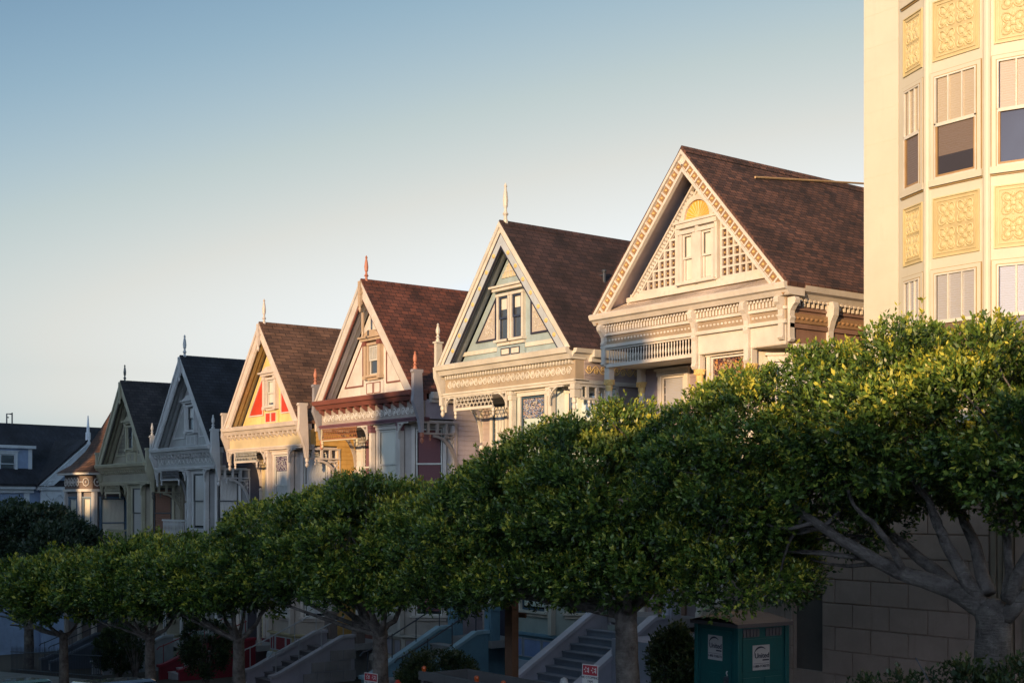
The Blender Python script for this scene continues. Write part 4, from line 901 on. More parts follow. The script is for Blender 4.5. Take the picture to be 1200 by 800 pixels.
# ------------------------------------------------------------------ big blue-grey house across the far side street
def blue_house():
    s_, c_ = .6046, .7965
    f = 1517.; t = (60 - 600) / f; k = 88.; X, Y = k * (-c_ + s_ * t), k * (s_ + c_ * t)
    ang = R(90 + 12)
    zg = ZC - 10.2
    h = thing('gabled_house', 'large blue-grey house with dark roof, dormer and ornate white gable, far left', 'house', (X, Y, zg), ang)
    B = paint('slate_blue_siding', (.26, .35, .54)); W = paint('cool_white', (.60, .66, .74)); RD = roof_dark
    m = MB(); clap(m, -14, 9, 0, 11.2, .22, yb=0); m.box(-14, 9, .035, 12, 0, 11.2); m.build('wall', B, h)
    m = MB(); m.prism([(-.55, 11.35), (5.4, 15.7), (12.2, 11.2), (12.2, 11.1), (5.4, 15.5), (-.55, 11.2)], -14.3, 9.3, 'x'); rf = m.build('roof', shingle('roof_far', (.022, .024, .036), (.012, .013, .022), (.005, .005, .008), .3, .18, 1.25), h)
    m = MB(); m.box(-.2, .0, 5.3, 5.4, 15.6, 16.4) if False else None
    m = MB(); m.tube([(-.45, 5.3, 15.6), (-.45, 5.3, 16.35), (-.05, 5.3, 16.35)], .05, 5); m.tube([(-.05, 5.3, 15.6), (-.05, 5.3, 16.45)], .05, 5); m.tube([(-.45, 5.3, 16.1), (-.3, 5.3, 16.1)], .04, 4); m.build('roof_hatch_rail', IRON, h)
    m = MB(); m.box(-14.2, -1.45, -.45, -.05, 11.0, 11.22); m.box(-14.1, -1.45, -.2, -.03, 10.75, 10.999); m.build('cornice', W, h)
    # dormer
    m = MB(); m.box(-7.6, -1.0, .9, 5.0, 11.5, 13.75); d = m.build('dormer', B, h)
    m = MB(); m.box(-7.8, -.8, .65, 5.2, 13.7505, 13.95); m.build('dormer_roof', W, d)
    m = MB(); m.box(-1.25, -.98, .86, .899, 11.5, 13.75); m.build('corner_board', W, d)
    for xc in (-2.75, -4.9, -7.0): window(h, FR(0, .9), xc, 12.05, 1.05, 1.3, W, W, GL, None, cw=.17, depth=1.)
    # ornate gable
    gx, hw, ft, pk = 2.35, 3.75, 11.25, 14.35; sl = (pk - ft) / hw; LL = math.hypot(1, sl)
    m = MB(FR(gx, -.6)); m.prism([(-hw + .3, ft), (hw - .3, ft), (0, pk - .3)], .4, .59, 'y'); m.box(-hw + .5, hw - .5, .4, .61, 0, ft - .02); m.build('gable_wall', B, h)
    m = MB(FR(gx, -.6)); rake(m, hw, ft, 0, pk, .16, .62, -.02, .12); m.build('rake_board', W, h)
    m = MB(FR(gx, -.6)); rake(m, hw, ft, 0, pk, .05, .1595, -.1, .38); rake(m, hw, ft, 0, pk, .6205, .72, -.06, .38); m.build('rake_moulding', W, h)
    m = MB(FR(gx, -.6))
    for s in (-1, 1):
        for q in range(14):
            u = (q + .5) / 15; xx = s * hw * u; zz = pk - sl * hw * u - .39 * LL; m.tube([(xx + .13 * math.cos(a), -.03, zz + .13 * math.sin(a)) for a in [j * 1.2 + q for j in range(5)]], .03, 4)
    m.build('scrollwork', W, h)
    m = MB(FR(gx, -.6)); m.prism([(-hw - .06, ft - .02), (0, pk + .06), (hw + .06, ft - .02), (hw + .06, ft + .08), (0, pk + .18), (-hw - .06, ft + .08)], -.12, 5.5, 'y'); m.build('gable_roof', RD, h)
    m = MB(); m.lathe(gx, -.6, [(.17, 14.1), (.17, 14.9), (.11, 15.0), (.09, 15.3), (.03, 16.1)], 6); m.build('finial', W, h)
    m = MB(FR(gx, -.6)); m.box(-hw + .1, hw - .1, .1, .399, ft - .3, ft - .05); m.box(-hw + .4, hw - .4, .25, .398, ft - 1.4, ft - .3005); m.box(-hw + .3, hw - .3, .15, .397, ft - 1.55, ft - 1.401); fr = m.build('frieze', W, h)
    m = MB(FR(gx, -.6))
    for k in range(6): m.tube([(-3 + k + q / 6., .23, ft - .55 - .4 * math.sin(math.pi * q / 6)) for q in range(7)], .04, 4)
    m.build('swags', W, fr)
    for x in (gx - hw + .7, gx - .2, gx + hw - .7):
        m = MB(); m.box(x - .2, x + .2, -.42, -.2, 4.0, ft - 1.56); m.build('pilaster', W, h)
    for x in (gx - 1.7, gx + 1.6): window(h, FR(0, -.2), x, 7.2, .95, 2.2, W, W, GL, None, cw=.25, depth=.8)
    for x in (-3.4, -6.4, -9.4): window(h, FR(0, 0), x, 7.6, 1.1, 2.0, W, W, GLB, LACE, .5, cw=.22)
    for x in (-4.9, -1.9, -7.9): 
        m = MB(); m.box(x - .18, x + .18, -.14, -.03, 4, 10.74); m.build('pilaster', W, h)
blue_house()

# ------------------------------------------------------------------ cream apartment building
def apartments():
    C = paint('apartment_cream', (.56, .53, .43), .6, .05, .12, .1, scale=.7); Yw = paint('panel_yellow', (.57, .48, .26), .5, .05, .15); BR = paint('sash_bronze', (0.350, 0.220, 0.100)); WS = paint('sash_ivory', (0.607, 0.582, 0.508)); BK = paint('garage_block', (.42, .30, .245), .85, .14, .3, .3)
    h = thing('apartment_building', 'tall cream apartment building with bowed bay, yellow flower relief panels and stone-block base', 'apartment building', (-15.8, 20.5, 0))
    zt = 18.5
    faces = []; p = (.80, 0.); 
    for a, L in ((-23, .95), (0, 1.20), (20, 1.32), (42, 1.25)):
        q = (p[0] + L * math.cos(R(a)), p[1] + L * math.sin(R(a))); faces.append((p, q, L)); p = q
    end = p
    # flat wall courses beside the bay: thin joints between big blocks
    m = MB()
    zz = 4.3; k = 0
    while zz < zt:
        z2 = min(zz + .62, zt); m.box(0, .795, -.004, .2, zz + .004, z2 - .004)
        m.box(0.006, .795, -.001, .2, z2 - .004, z2 + .004) ; zz = z2; k += 1
    m.build('wall', C, h)
    m = MB(); m.box(.012, .2, .201, 14, 4.3, zt); m.box(.2, 16, 13.8, 14, 4.3, zt); m.box(end[0], 16, end[1] + .0, end[1] + .25, 4.3, zt); m.build('side_wall', C, h)
    m = MB(); m.box(0.05, 16, .6, 14, zt - .2, zt); m.build('roof', paint('flat_roof', (0.100, 0.100, 0.100)), h)
    for i, (p, q, L) in enumerate(faces):
        F, L = FRP(p, q); m = MB(F); m.box(.002, L - .002, 0, .18, 4.3, zt)
        o = m.build('bay_wall', C, h)
        if i < 3:  # pier between faces
            m = MB(FR(q[0], q[1], 0)); m.lathe(0, .02, [(.075, 4.3), (.075, zt)], 12); m.build('pier', C, h, smooth=False)
        w = L - (.36 if i else .42); xc = L / 2 + (.02 if i == 0 else 0)
        for fl in range(0, 3):
            z1 = 8.37 + 3.53 * fl; z0 = z1 - 1.83
            if z0 < 4.4 and fl < 0: z0 = 4.45
            # recessed reveal: stepped casing, white outer sash, bronze lower sash
            m = MB(F); t = .085
            m.box(xc - w / 2 - t, xc - w / 2, -.035, -.001, z0, z1); m.box(xc + w / 2, xc + w / 2 + t, -.035, -.001, z0, z1); m.box(xc - w / 2 - t, xc + w / 2 + t, -.035, -.001, z1, z1 + t)
            m.box(xc - w / 2 - t - .03, xc + w / 2 + t + .03, -.06, -.0015, z0 - .12, z0)
            wd = m.build('window', C, h)
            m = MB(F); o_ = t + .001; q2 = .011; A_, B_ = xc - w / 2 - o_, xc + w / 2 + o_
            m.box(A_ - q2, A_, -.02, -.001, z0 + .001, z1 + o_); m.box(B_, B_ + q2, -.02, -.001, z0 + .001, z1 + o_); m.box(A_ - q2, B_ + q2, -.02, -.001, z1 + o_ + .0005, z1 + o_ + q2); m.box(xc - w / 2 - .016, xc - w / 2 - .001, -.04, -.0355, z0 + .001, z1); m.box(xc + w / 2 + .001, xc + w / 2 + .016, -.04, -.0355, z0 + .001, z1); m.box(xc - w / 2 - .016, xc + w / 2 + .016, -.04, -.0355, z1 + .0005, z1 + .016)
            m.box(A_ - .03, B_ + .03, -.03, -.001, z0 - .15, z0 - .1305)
            m.build('casing_shadow_line', paint('ochre_shadow_line', (.34, .23, .09), .6), wd)  # yellow casing lines, with thin edge and sill shadows painted in the same ochre
            m = MB(F); e = .03; zm = (z0 + z1) / 2 + .05
            a, b = xc - w / 2, xc + w / 2
            for (u0, u1, v0, v1) in ((a, a + e, zm, z1), (b - e, b, zm, z1), (a + e, b - e, z1 - e, z1), (a, b, zm - .03, zm + .03), (a, a + .02, z0, zm - .0305), (b - .02, b, z0, zm - .0305), (a + .02, b - .02, z0, z0 + .03)): m.box(u0, u1, -.05, -.012, v0, v1)
            for k in (1, 2): xx = a + (b - a) * k / 3.; m.box(xx - .012, xx + .012, -.045, -.013, zm + .0305, z1 - e)
            m.build('sash', WS, wd)
            m = MB(F)
            for (u0, u1, v0, v1) in ((a + .0205, a + .055, z0 + .0305, zm - .031), (b - .055, b - .0205, z0 + .0305, zm - .031), (a + .055, b - .055, z0 + .0305, z0 + .07)): m.box(u0, u1, -.035, -.0125, v0, v1)
            m.build('lower_sash', BR, wd)
            m = MB(F); m.box(a, b, -.009, -.0015, z0, z1); m.build('pane', glassm('apartment_glass', (.035, .022, .018), .08) if 'ag' not in globals() else ag, wd)
            fb = {(0, 0): 1., (0, 1): 1., (1, 0): 1., (1, 1): .78, (2, 0): 1., (2, 1): .45}.get((i, fl), .6)
            m = MB(F); m.box(a + .05, b - .05, -.0115, -.0095, max(z1 - (z1 - z0) * fb, zm), z1 - .01)
            if z1 - (z1 - z0) * fb < zm - .1: ml_ = MB(F); ml_.box(a + .07, b - .07, -.0112, -.0096, z1 - (z1 - z0) * fb, zm - .005); ml_.build('lower_blind', DIM_SL, wd)
            m.build('blind', WARM_SL if fl >= 1 and i == 1 else (GREY_SL if fl < 1 else WARM_SL), wd)
        for fl in range(0, 3):
            za, zb = 8.66 + 3.53 * fl - .0, 9.74 + 3.53 * fl; a, b = xc - w / 2 - .05, xc + w / 2 + .05
            m = MB(F); m.box(a, b, -.008, -.001, za, zb); pn = m.build('relief_panel', paint('panel_ochre', (.52, .43, .23), .55), h)
            m = MB(F); e = .022
            for (u0, u1, v0, v1) in ((a, a + e, za, zb), (b - e, b, za, zb), (a + e, b - e, za, za + e), (a + e, b - e, zb - e, zb)): m.box(u0, u1, -.03, -.0085, v0, v1)
            g = .07
            for (u0, u1, v0, v1) in ((a + g, a + g + .014, za + g, zb - g), (b - g - .014, b - g, za + g, zb - g), (a + g + .014, b - g - .014, za + g, za + g + .014), (a + g + .014, b - g - .014, zb - g - .014, zb - g)): m.box(u0, u1, -.024, -.0085, v0, v1)
            W_, H_ = (b - a - .2) / 2, (zb - za - .2) / 2
            for ix in (0, 1):
                for iz in (0, 1):
                    cx, cz = a + .1 + W_ * (ix + .5), za + .1 + H_ * (iz + .5)
                    ra, rb = W_ * .46, H_ * .46
                    P = []
                    for q_ in range(33):
                        th = 2 * math.pi * q_ / 32; rr = .62 + .38 * abs(math.cos(2 * th)) ** .7 * (1 if True else 0)
                        rr = .42 + .58 * abs(math.sin(2 * th)) ** 1.4
                        P.append((cx + ra * rr * math.cos(th) * 1.2, -.014, cz + rb * rr * math.sin(th) * 1.2))
                    m.tube(P, .015, 5); m.sphere((cx, -.012, cz), .05, 8, 5, (1, .5, 1))
                    for q_ in range(4):
                        th = math.pi / 4 + q_ * math.pi / 2
                        m.sphere((cx + ra * .55 * math.cos(th) * 1.2, -.008, cz + rb * .55 * math.sin(th) * 1.2), .062, 8, 5, (1, .42, 1))
                        m.tube([(cx + .04 * math.cos(th), -.02, cz + .04 * math.sin(th)), (cx + ra * .9 * math.cos(th), -.024, cz + rb * .9 * math.sin(th))], [.012, .006], 4)
                        t2 = q_ * math.pi / 2; m.sphere((cx + ra * .8 * math.cos(t2), -.008, cz + rb * .8 * math.sin(t2)), .026, 6, 4, (1, .5, 1.6))
            m.build('quatrefoil_relief', Yw, pn)
    # block-faced base storey, standing 30 cm proud and running on to the left
    y0 = -.3
    m = MB(); m.box(-3.4, -1.51, y0 + .03, y0 + .3, -1.5, 4.9); m.box(-.79, 2.9, y0 + .03, y0 + .3, -1.5, 4.9); m.box(-1.51, -.79, y0 + .03, y0 + .3, 2.5, 4.9); m.box(-1.51, -.79, y0 + .03, y0 + .3, -1.5, .95); m.box(-3.4, -3.1, y0 + .3, 8, -1.5, 4.9); m.box(-3.4, .0, y0 + .32, 8, 3.75, 4.89)
    b = m.build('base_wall', BK, h)
    rr = random.Random(5); m = MB(); r_ = 0; zz = -.9
    while zz < 4.85:
        x = -3.4 + (.42 if r_ % 2 else 0)
        if r_ % 2: m.box(-3.39, x - .012, y0, y0 + .0295, zz + .012, min(zz + .46, 4.89) - .012)
        while x < 2.88:
            x2 = min(x + .84, 2.88); segs = [(x, x2)]
            if .95 - .3 < zz + .23 < 2.5 + .2: 
                segs = []
                if x < -1.53: segs.append((x, min(x2, -1.53)))
                if x2 > -.77: segs.append((max(x, -.77), x2))
            for (u, v) in segs:
                if v - u > .06: m.box(u + .012, v - .012, y0 - rr.random() * .003, y0 + .0295, zz + .012, min(zz + .46, 4.89) - .012)
            x = x2
        zz += .46; r_ += 1
    m.build('stone_blocks', BK, b, bevel=.008)
    m = MB(); m.box(-1.51, -.79, y0 + .12, y0 + .16, .95, 2.5); m.build('boarded_window', paint('board_taupe', (0.140, 0.115, 0.100), .8), b)
    m = MB(); m.box(-3.45, 3.0, y0 - .10, y0 + .35, 4.901, 5.03); m.box(-3.42, 3.0, y0 - .04, y0 + .33, 5.031, 5.2); m.build('string_course', C, h)
    for k in range(3):
        m = MB(); x = 2.93 + k * .115; m.box(x, x + .09, y0 - .03 + .02 * (k % 2), y0 + .3, -1.5, 4.9)
        m.build('pilaster', paint('pilaster_tan', (0.300, 0.230, 0.170)), h)
    m = MB(); m.box(3.3, 7.5, y0 + .12, y0 + .3, -1.5, 4.9); g = m.build('garage_wall', BK, h)
    m = MB()
    for k in range(4):
        for j in range(5): m.box(3.45 + k * 1.0, 4.35 + k * 1.0, y0 + .09, y0 + .1195, -.5 + j * .75, .12 + j * .75)
    m.build('garage_door', paint('pilaster_tan', (0.300, 0.230, 0.170)), g)
apartments()
# ------------------------------------------------------------------ ground
def groundmat(name, c, rough=.9, sc=1.):
    return paint(name, c, rough, .2, .3, .3, scale=sc)
ASPH = groundmat('asphalt', (.05, .05, .052)); PAVE = groundmat('pavement_concrete', (.28, .27, .26)); SOIL = groundmat('garden_soil', (.06, .045, .03)); GRASS = groundmat('park_grass', (.05, .08, .025))
def sheet(name, mat, ys, xs, zf, k='structure'):
    vs = []; fs = []; n = len(xs)
    for y in ys:
        for x in xs: vs.append((x, y, zf(x, y)))
    for j in range(len(ys) - 1):
        for i in range(n - 1): fs.append((j * n + i, j * n + i + 1, (j + 1) * n + i + 1, (j + 1) * n + i))
    m = MB(); m.add(vs, fs); o = m.build(name, mat, smooth=True); o['kind'] = k; return o
XS = [-900, -400, -200, -140] + list(range(-100, 31, 5)) + [60, 120, 300, 900]
sheet('ground', SOIL, [-900, -300, -130, 1.5, 13.7, 17.7, 40, 120, 900], XS, lambda x, y: gz(x) - .06)
sheet('street', ASPH, [4.6, 13.6], XS[3:-2], lambda x, y: gz(x) - .05)
def slab(name, mat, y0, y1, dz):
    m = MB(); xs = [-140, -100, 30, 100]
    for a, b in zip(xs[:-1], xs[1:]): m.add([(a, y0, gz(a) - .2), (b, y0, gz(b) - .2), (b, y1, gz(b) - .2), (a, y1, gz(a) - .2), (a, y0, gz(a) + dz), (b, y0, gz(b) + dz), (b, y1, gz(b) + dz), (a, y1, gz(a) + dz)], [(4, 5, 6, 7), (0, 1, 5, 4), (2, 3, 7, 6)])
    return kind(m.build(name, mat), 'structure')
slab('kerb', CONC, 13.601, 13.75, .075); slab('pavement', PAVE, 13.751, 17.6, .07); slab('kerb', CONC, 4.35, 4.499, .075); slab('pavement', PAVE, 2.2, 4.3499, .07)
mk = MB()
for k in range(24): x = -110 + k * 6.; mk.add([(x, 9.05, gz(x) - .046), (x + 3, 9.05, gz(x + 3) - .046), (x + 3, 9.17, gz(x + 3) - .046), (x, 9.17, gz(x) - .046)], [(0, 1, 2, 3)])
kind(mk.build('road_marking', paint('road_paint', (.6, .6, .56), .7)), 'structure')
# the park rises behind the viewer, with an unseen tree mass shaped for shade along the crest: the sun comes over it
def hz_(x, y):
    t = max(0., min(1., (2.2 - y) / 26.)); far = max(0., (-26 - y) / 70.)
    return gz(x) + .02 + 1.25 * min(1., (2.2 - y) / 2.2) + 6.0 * (t ** 1.15) - 6 * min(1., far) - .079 * (max(-100, min(30, x)) + 15.4) * t * .8
sheet('park_hill', GRASS, [-130, -110, -90, -70, -60, -52, -45, -38, -32, -28, -26, -24, -20, -14, -10, -7, -4, -2, -1, 0, 1.2, 2.2], XS[2:-1], hz_)
# ------------------------------------------------------------------ foliage
def leafmat(name, dark, light, young_lit, trans=.25, gloss=.38):
    m, nt, b = nodes(name); L = nt.links.new
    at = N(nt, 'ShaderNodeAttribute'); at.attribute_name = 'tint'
    r = N(nt, 'ShaderNodeValToRGB'); e = r.color_ramp.elements; e[0].color = (*dark, 1); e[1].color = (*young_lit, 1); q = e.new(.62); q.color = (*light, 1); e[0].position = .05; e[2].position = .97
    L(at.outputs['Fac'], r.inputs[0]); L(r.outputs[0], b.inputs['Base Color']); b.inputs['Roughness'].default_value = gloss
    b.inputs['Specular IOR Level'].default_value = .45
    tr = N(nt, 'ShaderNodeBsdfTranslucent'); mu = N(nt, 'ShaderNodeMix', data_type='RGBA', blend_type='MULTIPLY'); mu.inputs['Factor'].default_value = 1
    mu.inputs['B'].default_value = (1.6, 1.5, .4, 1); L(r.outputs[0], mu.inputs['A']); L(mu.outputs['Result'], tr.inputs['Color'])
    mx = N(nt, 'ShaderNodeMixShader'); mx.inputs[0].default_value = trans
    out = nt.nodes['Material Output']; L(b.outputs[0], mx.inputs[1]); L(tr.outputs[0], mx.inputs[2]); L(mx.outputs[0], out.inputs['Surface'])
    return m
LEAF = leafmat('fig_leaves', (.020, .048, .018), (.115, .195, .030), (.54, .50, .07), .14)  # pale end: new growth mixed with painted-in sunlit gold
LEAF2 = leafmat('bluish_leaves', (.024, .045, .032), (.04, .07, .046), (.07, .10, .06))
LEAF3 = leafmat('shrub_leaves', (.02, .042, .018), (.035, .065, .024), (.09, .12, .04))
def bark():
    m, nt, b = nodes('fig_bark'); L = nt.links.new
    tc = N(nt, 'ShaderNodeTexCoord'); n = N(nt, 'ShaderNodeTexNoise', Scale=4., Detail=8., Roughness=.7); L(tc.outputs['Object'], n.inputs['Vector'])
    v = N(nt, 'ShaderNodeTexNoise', Scale=34., Detail=4.); L(tc.outputs['Object'], v.inputs['Vector'])
    r = N(nt, 'ShaderNodeValToRGB'); e = r.color_ramp.elements; e[0].position = .32; e[0].color = (.045, .036, .034, 1); e[1].position = .68; e[1].color = (.25, .225, .21, 1)
    L(n.outputs['Fac'], r.inputs[0])
    r2 = N(nt, 'ShaderNodeValToRGB'); e = r2.color_ramp.elements; e[0].position = .66; e[0].color = (0, 0, 0, 1); e[1].position = .78; e[1].color = (1, 1, 1, 1); L(v.outputs['Fac'], r2.inputs[0])
    mx = N(nt, 'ShaderNodeMix', data_type='RGBA'); mx.inputs['B'].default_value = (.28, .27, .26, 1); L(r2.outputs[0], mx.inputs['Factor']); L(r.outputs[0], mx.inputs['A'])
    L(mx.outputs['Result'], b.inputs['Base Color']); b.inputs['Roughness'].default_value = .85
    mp = N(nt, 'ShaderNodeMapping'); mp.inputs['Scale'].default_value = (3, 3, 26); L(tc.outputs['Object'], mp.inputs['Vector'])
    rg_ = N(nt, 'ShaderNodeTexNoise', Scale=1.6, Detail=5., Roughness=.7); L(mp.outputs[0], rg_.inputs['Vector'])
    ad = N(nt, 'ShaderNodeMath', operation='ADD'); L(n.outputs['Fac'], ad.inputs[0]); L(rg_.outputs['Fac'], ad.inputs[1])
    bp = N(nt, 'ShaderNodeBump', Strength=1., Distance=.045); L(ad.outputs[0], bp.inputs['Height']); L(bp.outputs[0], b.inputs['Normal'])
    return m
BARK = bark()
def crown_mesh(name, ell, nclump, rc, nspr, nleaf, ln, seed, zmin=None, cut=.0, lw=.42, low=-.35, yfade=None):
    """leaf sprigs on many clumps that fill the shell of a few ellipsoids; returns a mesh and the clump centres"""
    g = np.random.default_rng(seed); E = np.array(ell, float)
    wts = E[:, 3] * E[:, 4] + E[:, 3] * E[:, 5]; wts /= wts.sum()
    C = []; O = []
    tries = 0
    while len(C) < nclump and tries < nclump * 60:
        tries += 1
        e = E[g.choice(len(E), p=wts)]; d = g.normal(size=3); d /= np.linalg.norm(d)
        if d[2] < low: continue
        f = g.uniform(.80, 1.0) if g.random() < .82 else g.uniform(.4, .8)
        c = e[:3] + d * e[3:] * f
        if any((((c - q[:3]) / q[3:]) ** 2).sum() < .45 for q in E): 
            if f > .8: continue
        if zmin is not None and c[2] < zmin: continue
        C.append(c); nn = d / e[3:]; O.append(nn / np.linalg.norm(nn))
    C = np.array(C); O = np.array(O); n = len(C)
    R_ = rc * g.uniform(.55, 1.3, n)
    ci = np.repeat(np.arange(n), nspr); m_ = len(ci)
    d = g.normal(size=(m_, 3)) ; d /= np.linalg.norm(d, axis=1)[:, None]
    d = d + O[ci] * .65 + np.array([0, 0, .25]); d /= np.linalg.norm(d, axis=1)[:, None]
    pos = C[ci] + d * R_[ci][:, None] * (g.uniform(.72, 1.10, m_) + (g.random(m_) < .04) * g.uniform(.1, .35, m_))[:, None] * np.array([1, 1, .9])
    ax = d * .7 + O[ci] * .3 + np.array([0, 0, .55]) + g.normal(size=(m_, 3)) * .28; ax /= np.linalg.norm(ax, axis=1)[:, None]
    li = np.repeat(np.arange(m_), nleaf); k = len(li)
    A = ax[li]; rnd = g.normal(size=(k, 3)); u = np.cross(A, rnd); u /= np.linalg.norm(u, axis=1)[:, None]
    spread = g.uniform(.35, 1.1, k)[:, None]
    D = A * np.cos(spread) + u * np.sin(spread); L_ = ln * g.uniform(.65, 1.2, k)[:, None]
    along = g.uniform(-1., 1., k); base = pos[li] + A * (along[:, None] * ln) * 1.15
    W = np.cross(D, A) ; W /= (np.linalg.norm(W, axis=1)[:, None] + 1e-9); W = W + g.normal(size=(k, 3)) * .25
    W = W * L_ * lw * .5
    mid = base + D * L_ * .5 - A * L_ * .06
    V = np.stack([base, mid + W, base + D * L_, mid - W], axis=1).reshape(-1, 3)
    me = bpy.data.meshes.new(name); me.vertices.add(len(V)); me.vertices.foreach_set('co', V.astype(np.float32).ravel())
    me.loops.add(len(V)); me.loops.foreach_set('vertex_index', np.arange(len(V), dtype=np.int32))
    me.polygons.add(k); me.polygons.foreach_set('loop_start', np.arange(0, len(V), 4, dtype=np.int32)); me.polygons.foreach_set('loop_total', np.full(k, 4, dtype=np.int32))
    me.update(); me.validate()
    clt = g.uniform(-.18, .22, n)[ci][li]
    # lit tips and tops painted pale, inner shade dark, along with paler fresh growth
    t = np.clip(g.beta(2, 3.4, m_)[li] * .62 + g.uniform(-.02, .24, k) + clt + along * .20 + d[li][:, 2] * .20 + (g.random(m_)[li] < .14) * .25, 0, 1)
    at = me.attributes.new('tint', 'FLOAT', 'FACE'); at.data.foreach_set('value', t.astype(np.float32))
    return me, C
def limb(m, pts, r0, r1, n=7, wob=.0, seg=None, rg=None):
    pts = [Vector(p) for p in pts]; out = []; K = len(pts)
    if K == 2: pts = [pts[0], pts[0].lerp(pts[1], .5), pts[1]]; K = 3
    ns = seg or (K - 1) * 4
    for i in range(ns + 1):
        t = i / ns * (K - 1); j = min(int(t), K - 2); f = t - j
        p0 = pts[max(j - 1, 0)]; p1 = pts[j]; p2 = pts[j + 1]; p3 = pts[min(j + 2, K - 1)]
        q = .5 * ((2 * p1) + (p2 - p0) * f + (2 * p0 - 5 * p1 + 4 * p2 - p3) * f * f + (3 * p1 - p0 - 3 * p2 + p3) * f ** 3)
        if wob and 0 < i: q = q + Vector((rg.uniform(-wob, wob), rg.uniform(-wob, wob), rg.uniform(-wob, wob)))
        out.append(q)
    rad = [r0 + (r1 - r0) * (i / ns) ** .8 for i in range(ns + 1)]
    m.tube(out, rad, n); return out
def at(x, y, Y):
    f = 1517.; th = math.atan(1150 / f); c, s = math.cos(th), math.sin(th); t = (x - 600) / f; d = Y / (s + c * t)
    return Vector((d * (-c + s * t), Y, ZC + (587 - y) * d / f))
def tree(name, label, cat, X, Y, fork, ell, nclump, rc, nspr, nleaf, ln, seed, rt, zmin=None, mat=LEAF, custom=None, nl=9, group=None, low=-.35, twigs=45, sink=0):
    """ell in local metres: (cx, cy, cz, rx, ry, rz)"""
    zg = gz(X) + .03; t = thing(name, label, cat, (X, Y, zg), group=group)
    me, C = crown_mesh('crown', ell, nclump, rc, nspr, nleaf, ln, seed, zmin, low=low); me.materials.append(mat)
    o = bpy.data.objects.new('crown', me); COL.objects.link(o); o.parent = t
    rg = random.Random(seed); m = MB(); F = Vector(fork)
    limb(m, [(0, 0, -.3), (F.x * .15 + .03, 0, F.z * .3), (F.x * .6, F.y * .6, F.z * .7), F + Vector((0, 0, .12))], rt * 1.25, rt * .92, 12, rt * .05, 12, rg)
    m.sphere(F, rt * 1.02, 12, 8)
    limbs = []
    if custom:
        for pts, r0, r1, st_ in custom:
            limbs.append((limb(m, [F if st_ is None else at(*st_) - Vector((X, Y, zg))] + [Vector(p) for p in pts], r0, r1, 9, .014, None, rg), r0, r1))
    Ea = np.array(ell); cen = Ea[:, :3].mean(0)
    ang0 = rg.random() * 6
    for k in range(nl):
        a = ang0 + k * 2 * math.pi / nl + rg.uniform(-.25, .25); e = ell[k % len(ell)]
        tx, ty, tz = e[0] + e[3] * .62 * math.cos(a), e[1] + e[4] * .62 * math.sin(a), e[2] + rg.uniform(-.35, .25) * e[5]
        T = Vector((tx, ty, tz)); dd = T - F; mid = F + Vector((dd.x * .52, dd.y * .52, dd.z * .24 + .10)); r0 = rt * rg.uniform(.40, .60)
        limbs.append((limb(m, [F, mid, T], r0, r0 * .35, 8, .03, None, rg), r0, r0 * .35))
    tw = rg.sample(range(len(C)), min(len(C), twigs))
    for ti in tw:
        c = Vector(C[ti]); best = None
        for L_, r0, r1 in limbs:
            for i in range(3, len(L_)):
                d = (L_[i] - c).length + (0 if L_[i].z < c.z else 1.)
                if best is None or d < best[0]: best = (d, L_[i], r0 + (r1 - r0) * i / len(L_))
        s = best[1]; md = s.lerp(c, .5) + Vector((rg.uniform(-.12, .12), rg.uniform(-.12, .12), rg.uniform(-.12, .05)))
        limb(m, [s, md, c], min(best[2] * .6, .045), .010, 5, .02, 5, rg)
    m.build('trunk', BARK, t, smooth=True)
    return t
TY = 15.0; TG = 'clipped fig trees along the pavement'
# nearest tree: limbs read from the photograph, placed at their own depth
Xt = -9.55; o1 = Vector((Xt, TY, gz(Xt) + .03)); fk = at(1165, 722, TY) - o1
def Lp(*p): return [tuple(at(*q) - o1) for q in p]
cust = [(Lp((1115, 690, 14.9), (1050, 668, 14.7), (1000, 640, 14.5), (955, 612, 14.3), (905, 575, 14.1), (870, 540, 14.1)), .165, .02, None),
        (Lp((1080, 655, 15.2), (1040, 622, 15.6), (1005, 592, 15.9), (960, 565, 16.1), (930, 535, 16.2)), .105, .02, (1118, 688, 14.92)),
        (Lp((1118, 655, 14.8), (1098, 615, 14.6), (1085, 575, 14.5), (1060, 520, 14.3)), .115, .02, (1146, 704, 14.97)),
        (Lp((1090, 590, 14.4), (1068, 560, 14.2), (1050, 520, 14.1)), .06, .015, (1104, 628, 14.66)),
        (Lp((1142, 640, 15.3), (1122, 585, 15.6), (1108, 530, 15.8), (1095, 480, 15.9)), .105, .02, (1158, 695, 15.03)),
        (Lp((1030, 620, 14.3), (1000, 590, 14.1), (985, 550, 14.0)), .06, .015, (1060, 672, 14.72)),
        (Lp((1182, 665, 15.1), (1178, 620, 15.2), (1165, 560, 15.2), (1150, 490, 15.2)), .085, .02, (1180, 700, 15.0)),
        (Lp((1200, 660, 14.8), (1222, 620, 14.6), (1240, 570, 14.5)), .11, .03, (1182, 702, 14.95)),
        (Lp((1215, 690, 15.), (1260, 672, 15.), (1310, 640, 15.)), .12, .04, (1178, 722, 15.))]
def E_(x, y, Y, rx, ry, rz, o): c = at(x, y, Y) - o; return (c.x, c.y, c.z, rx, ry, rz)
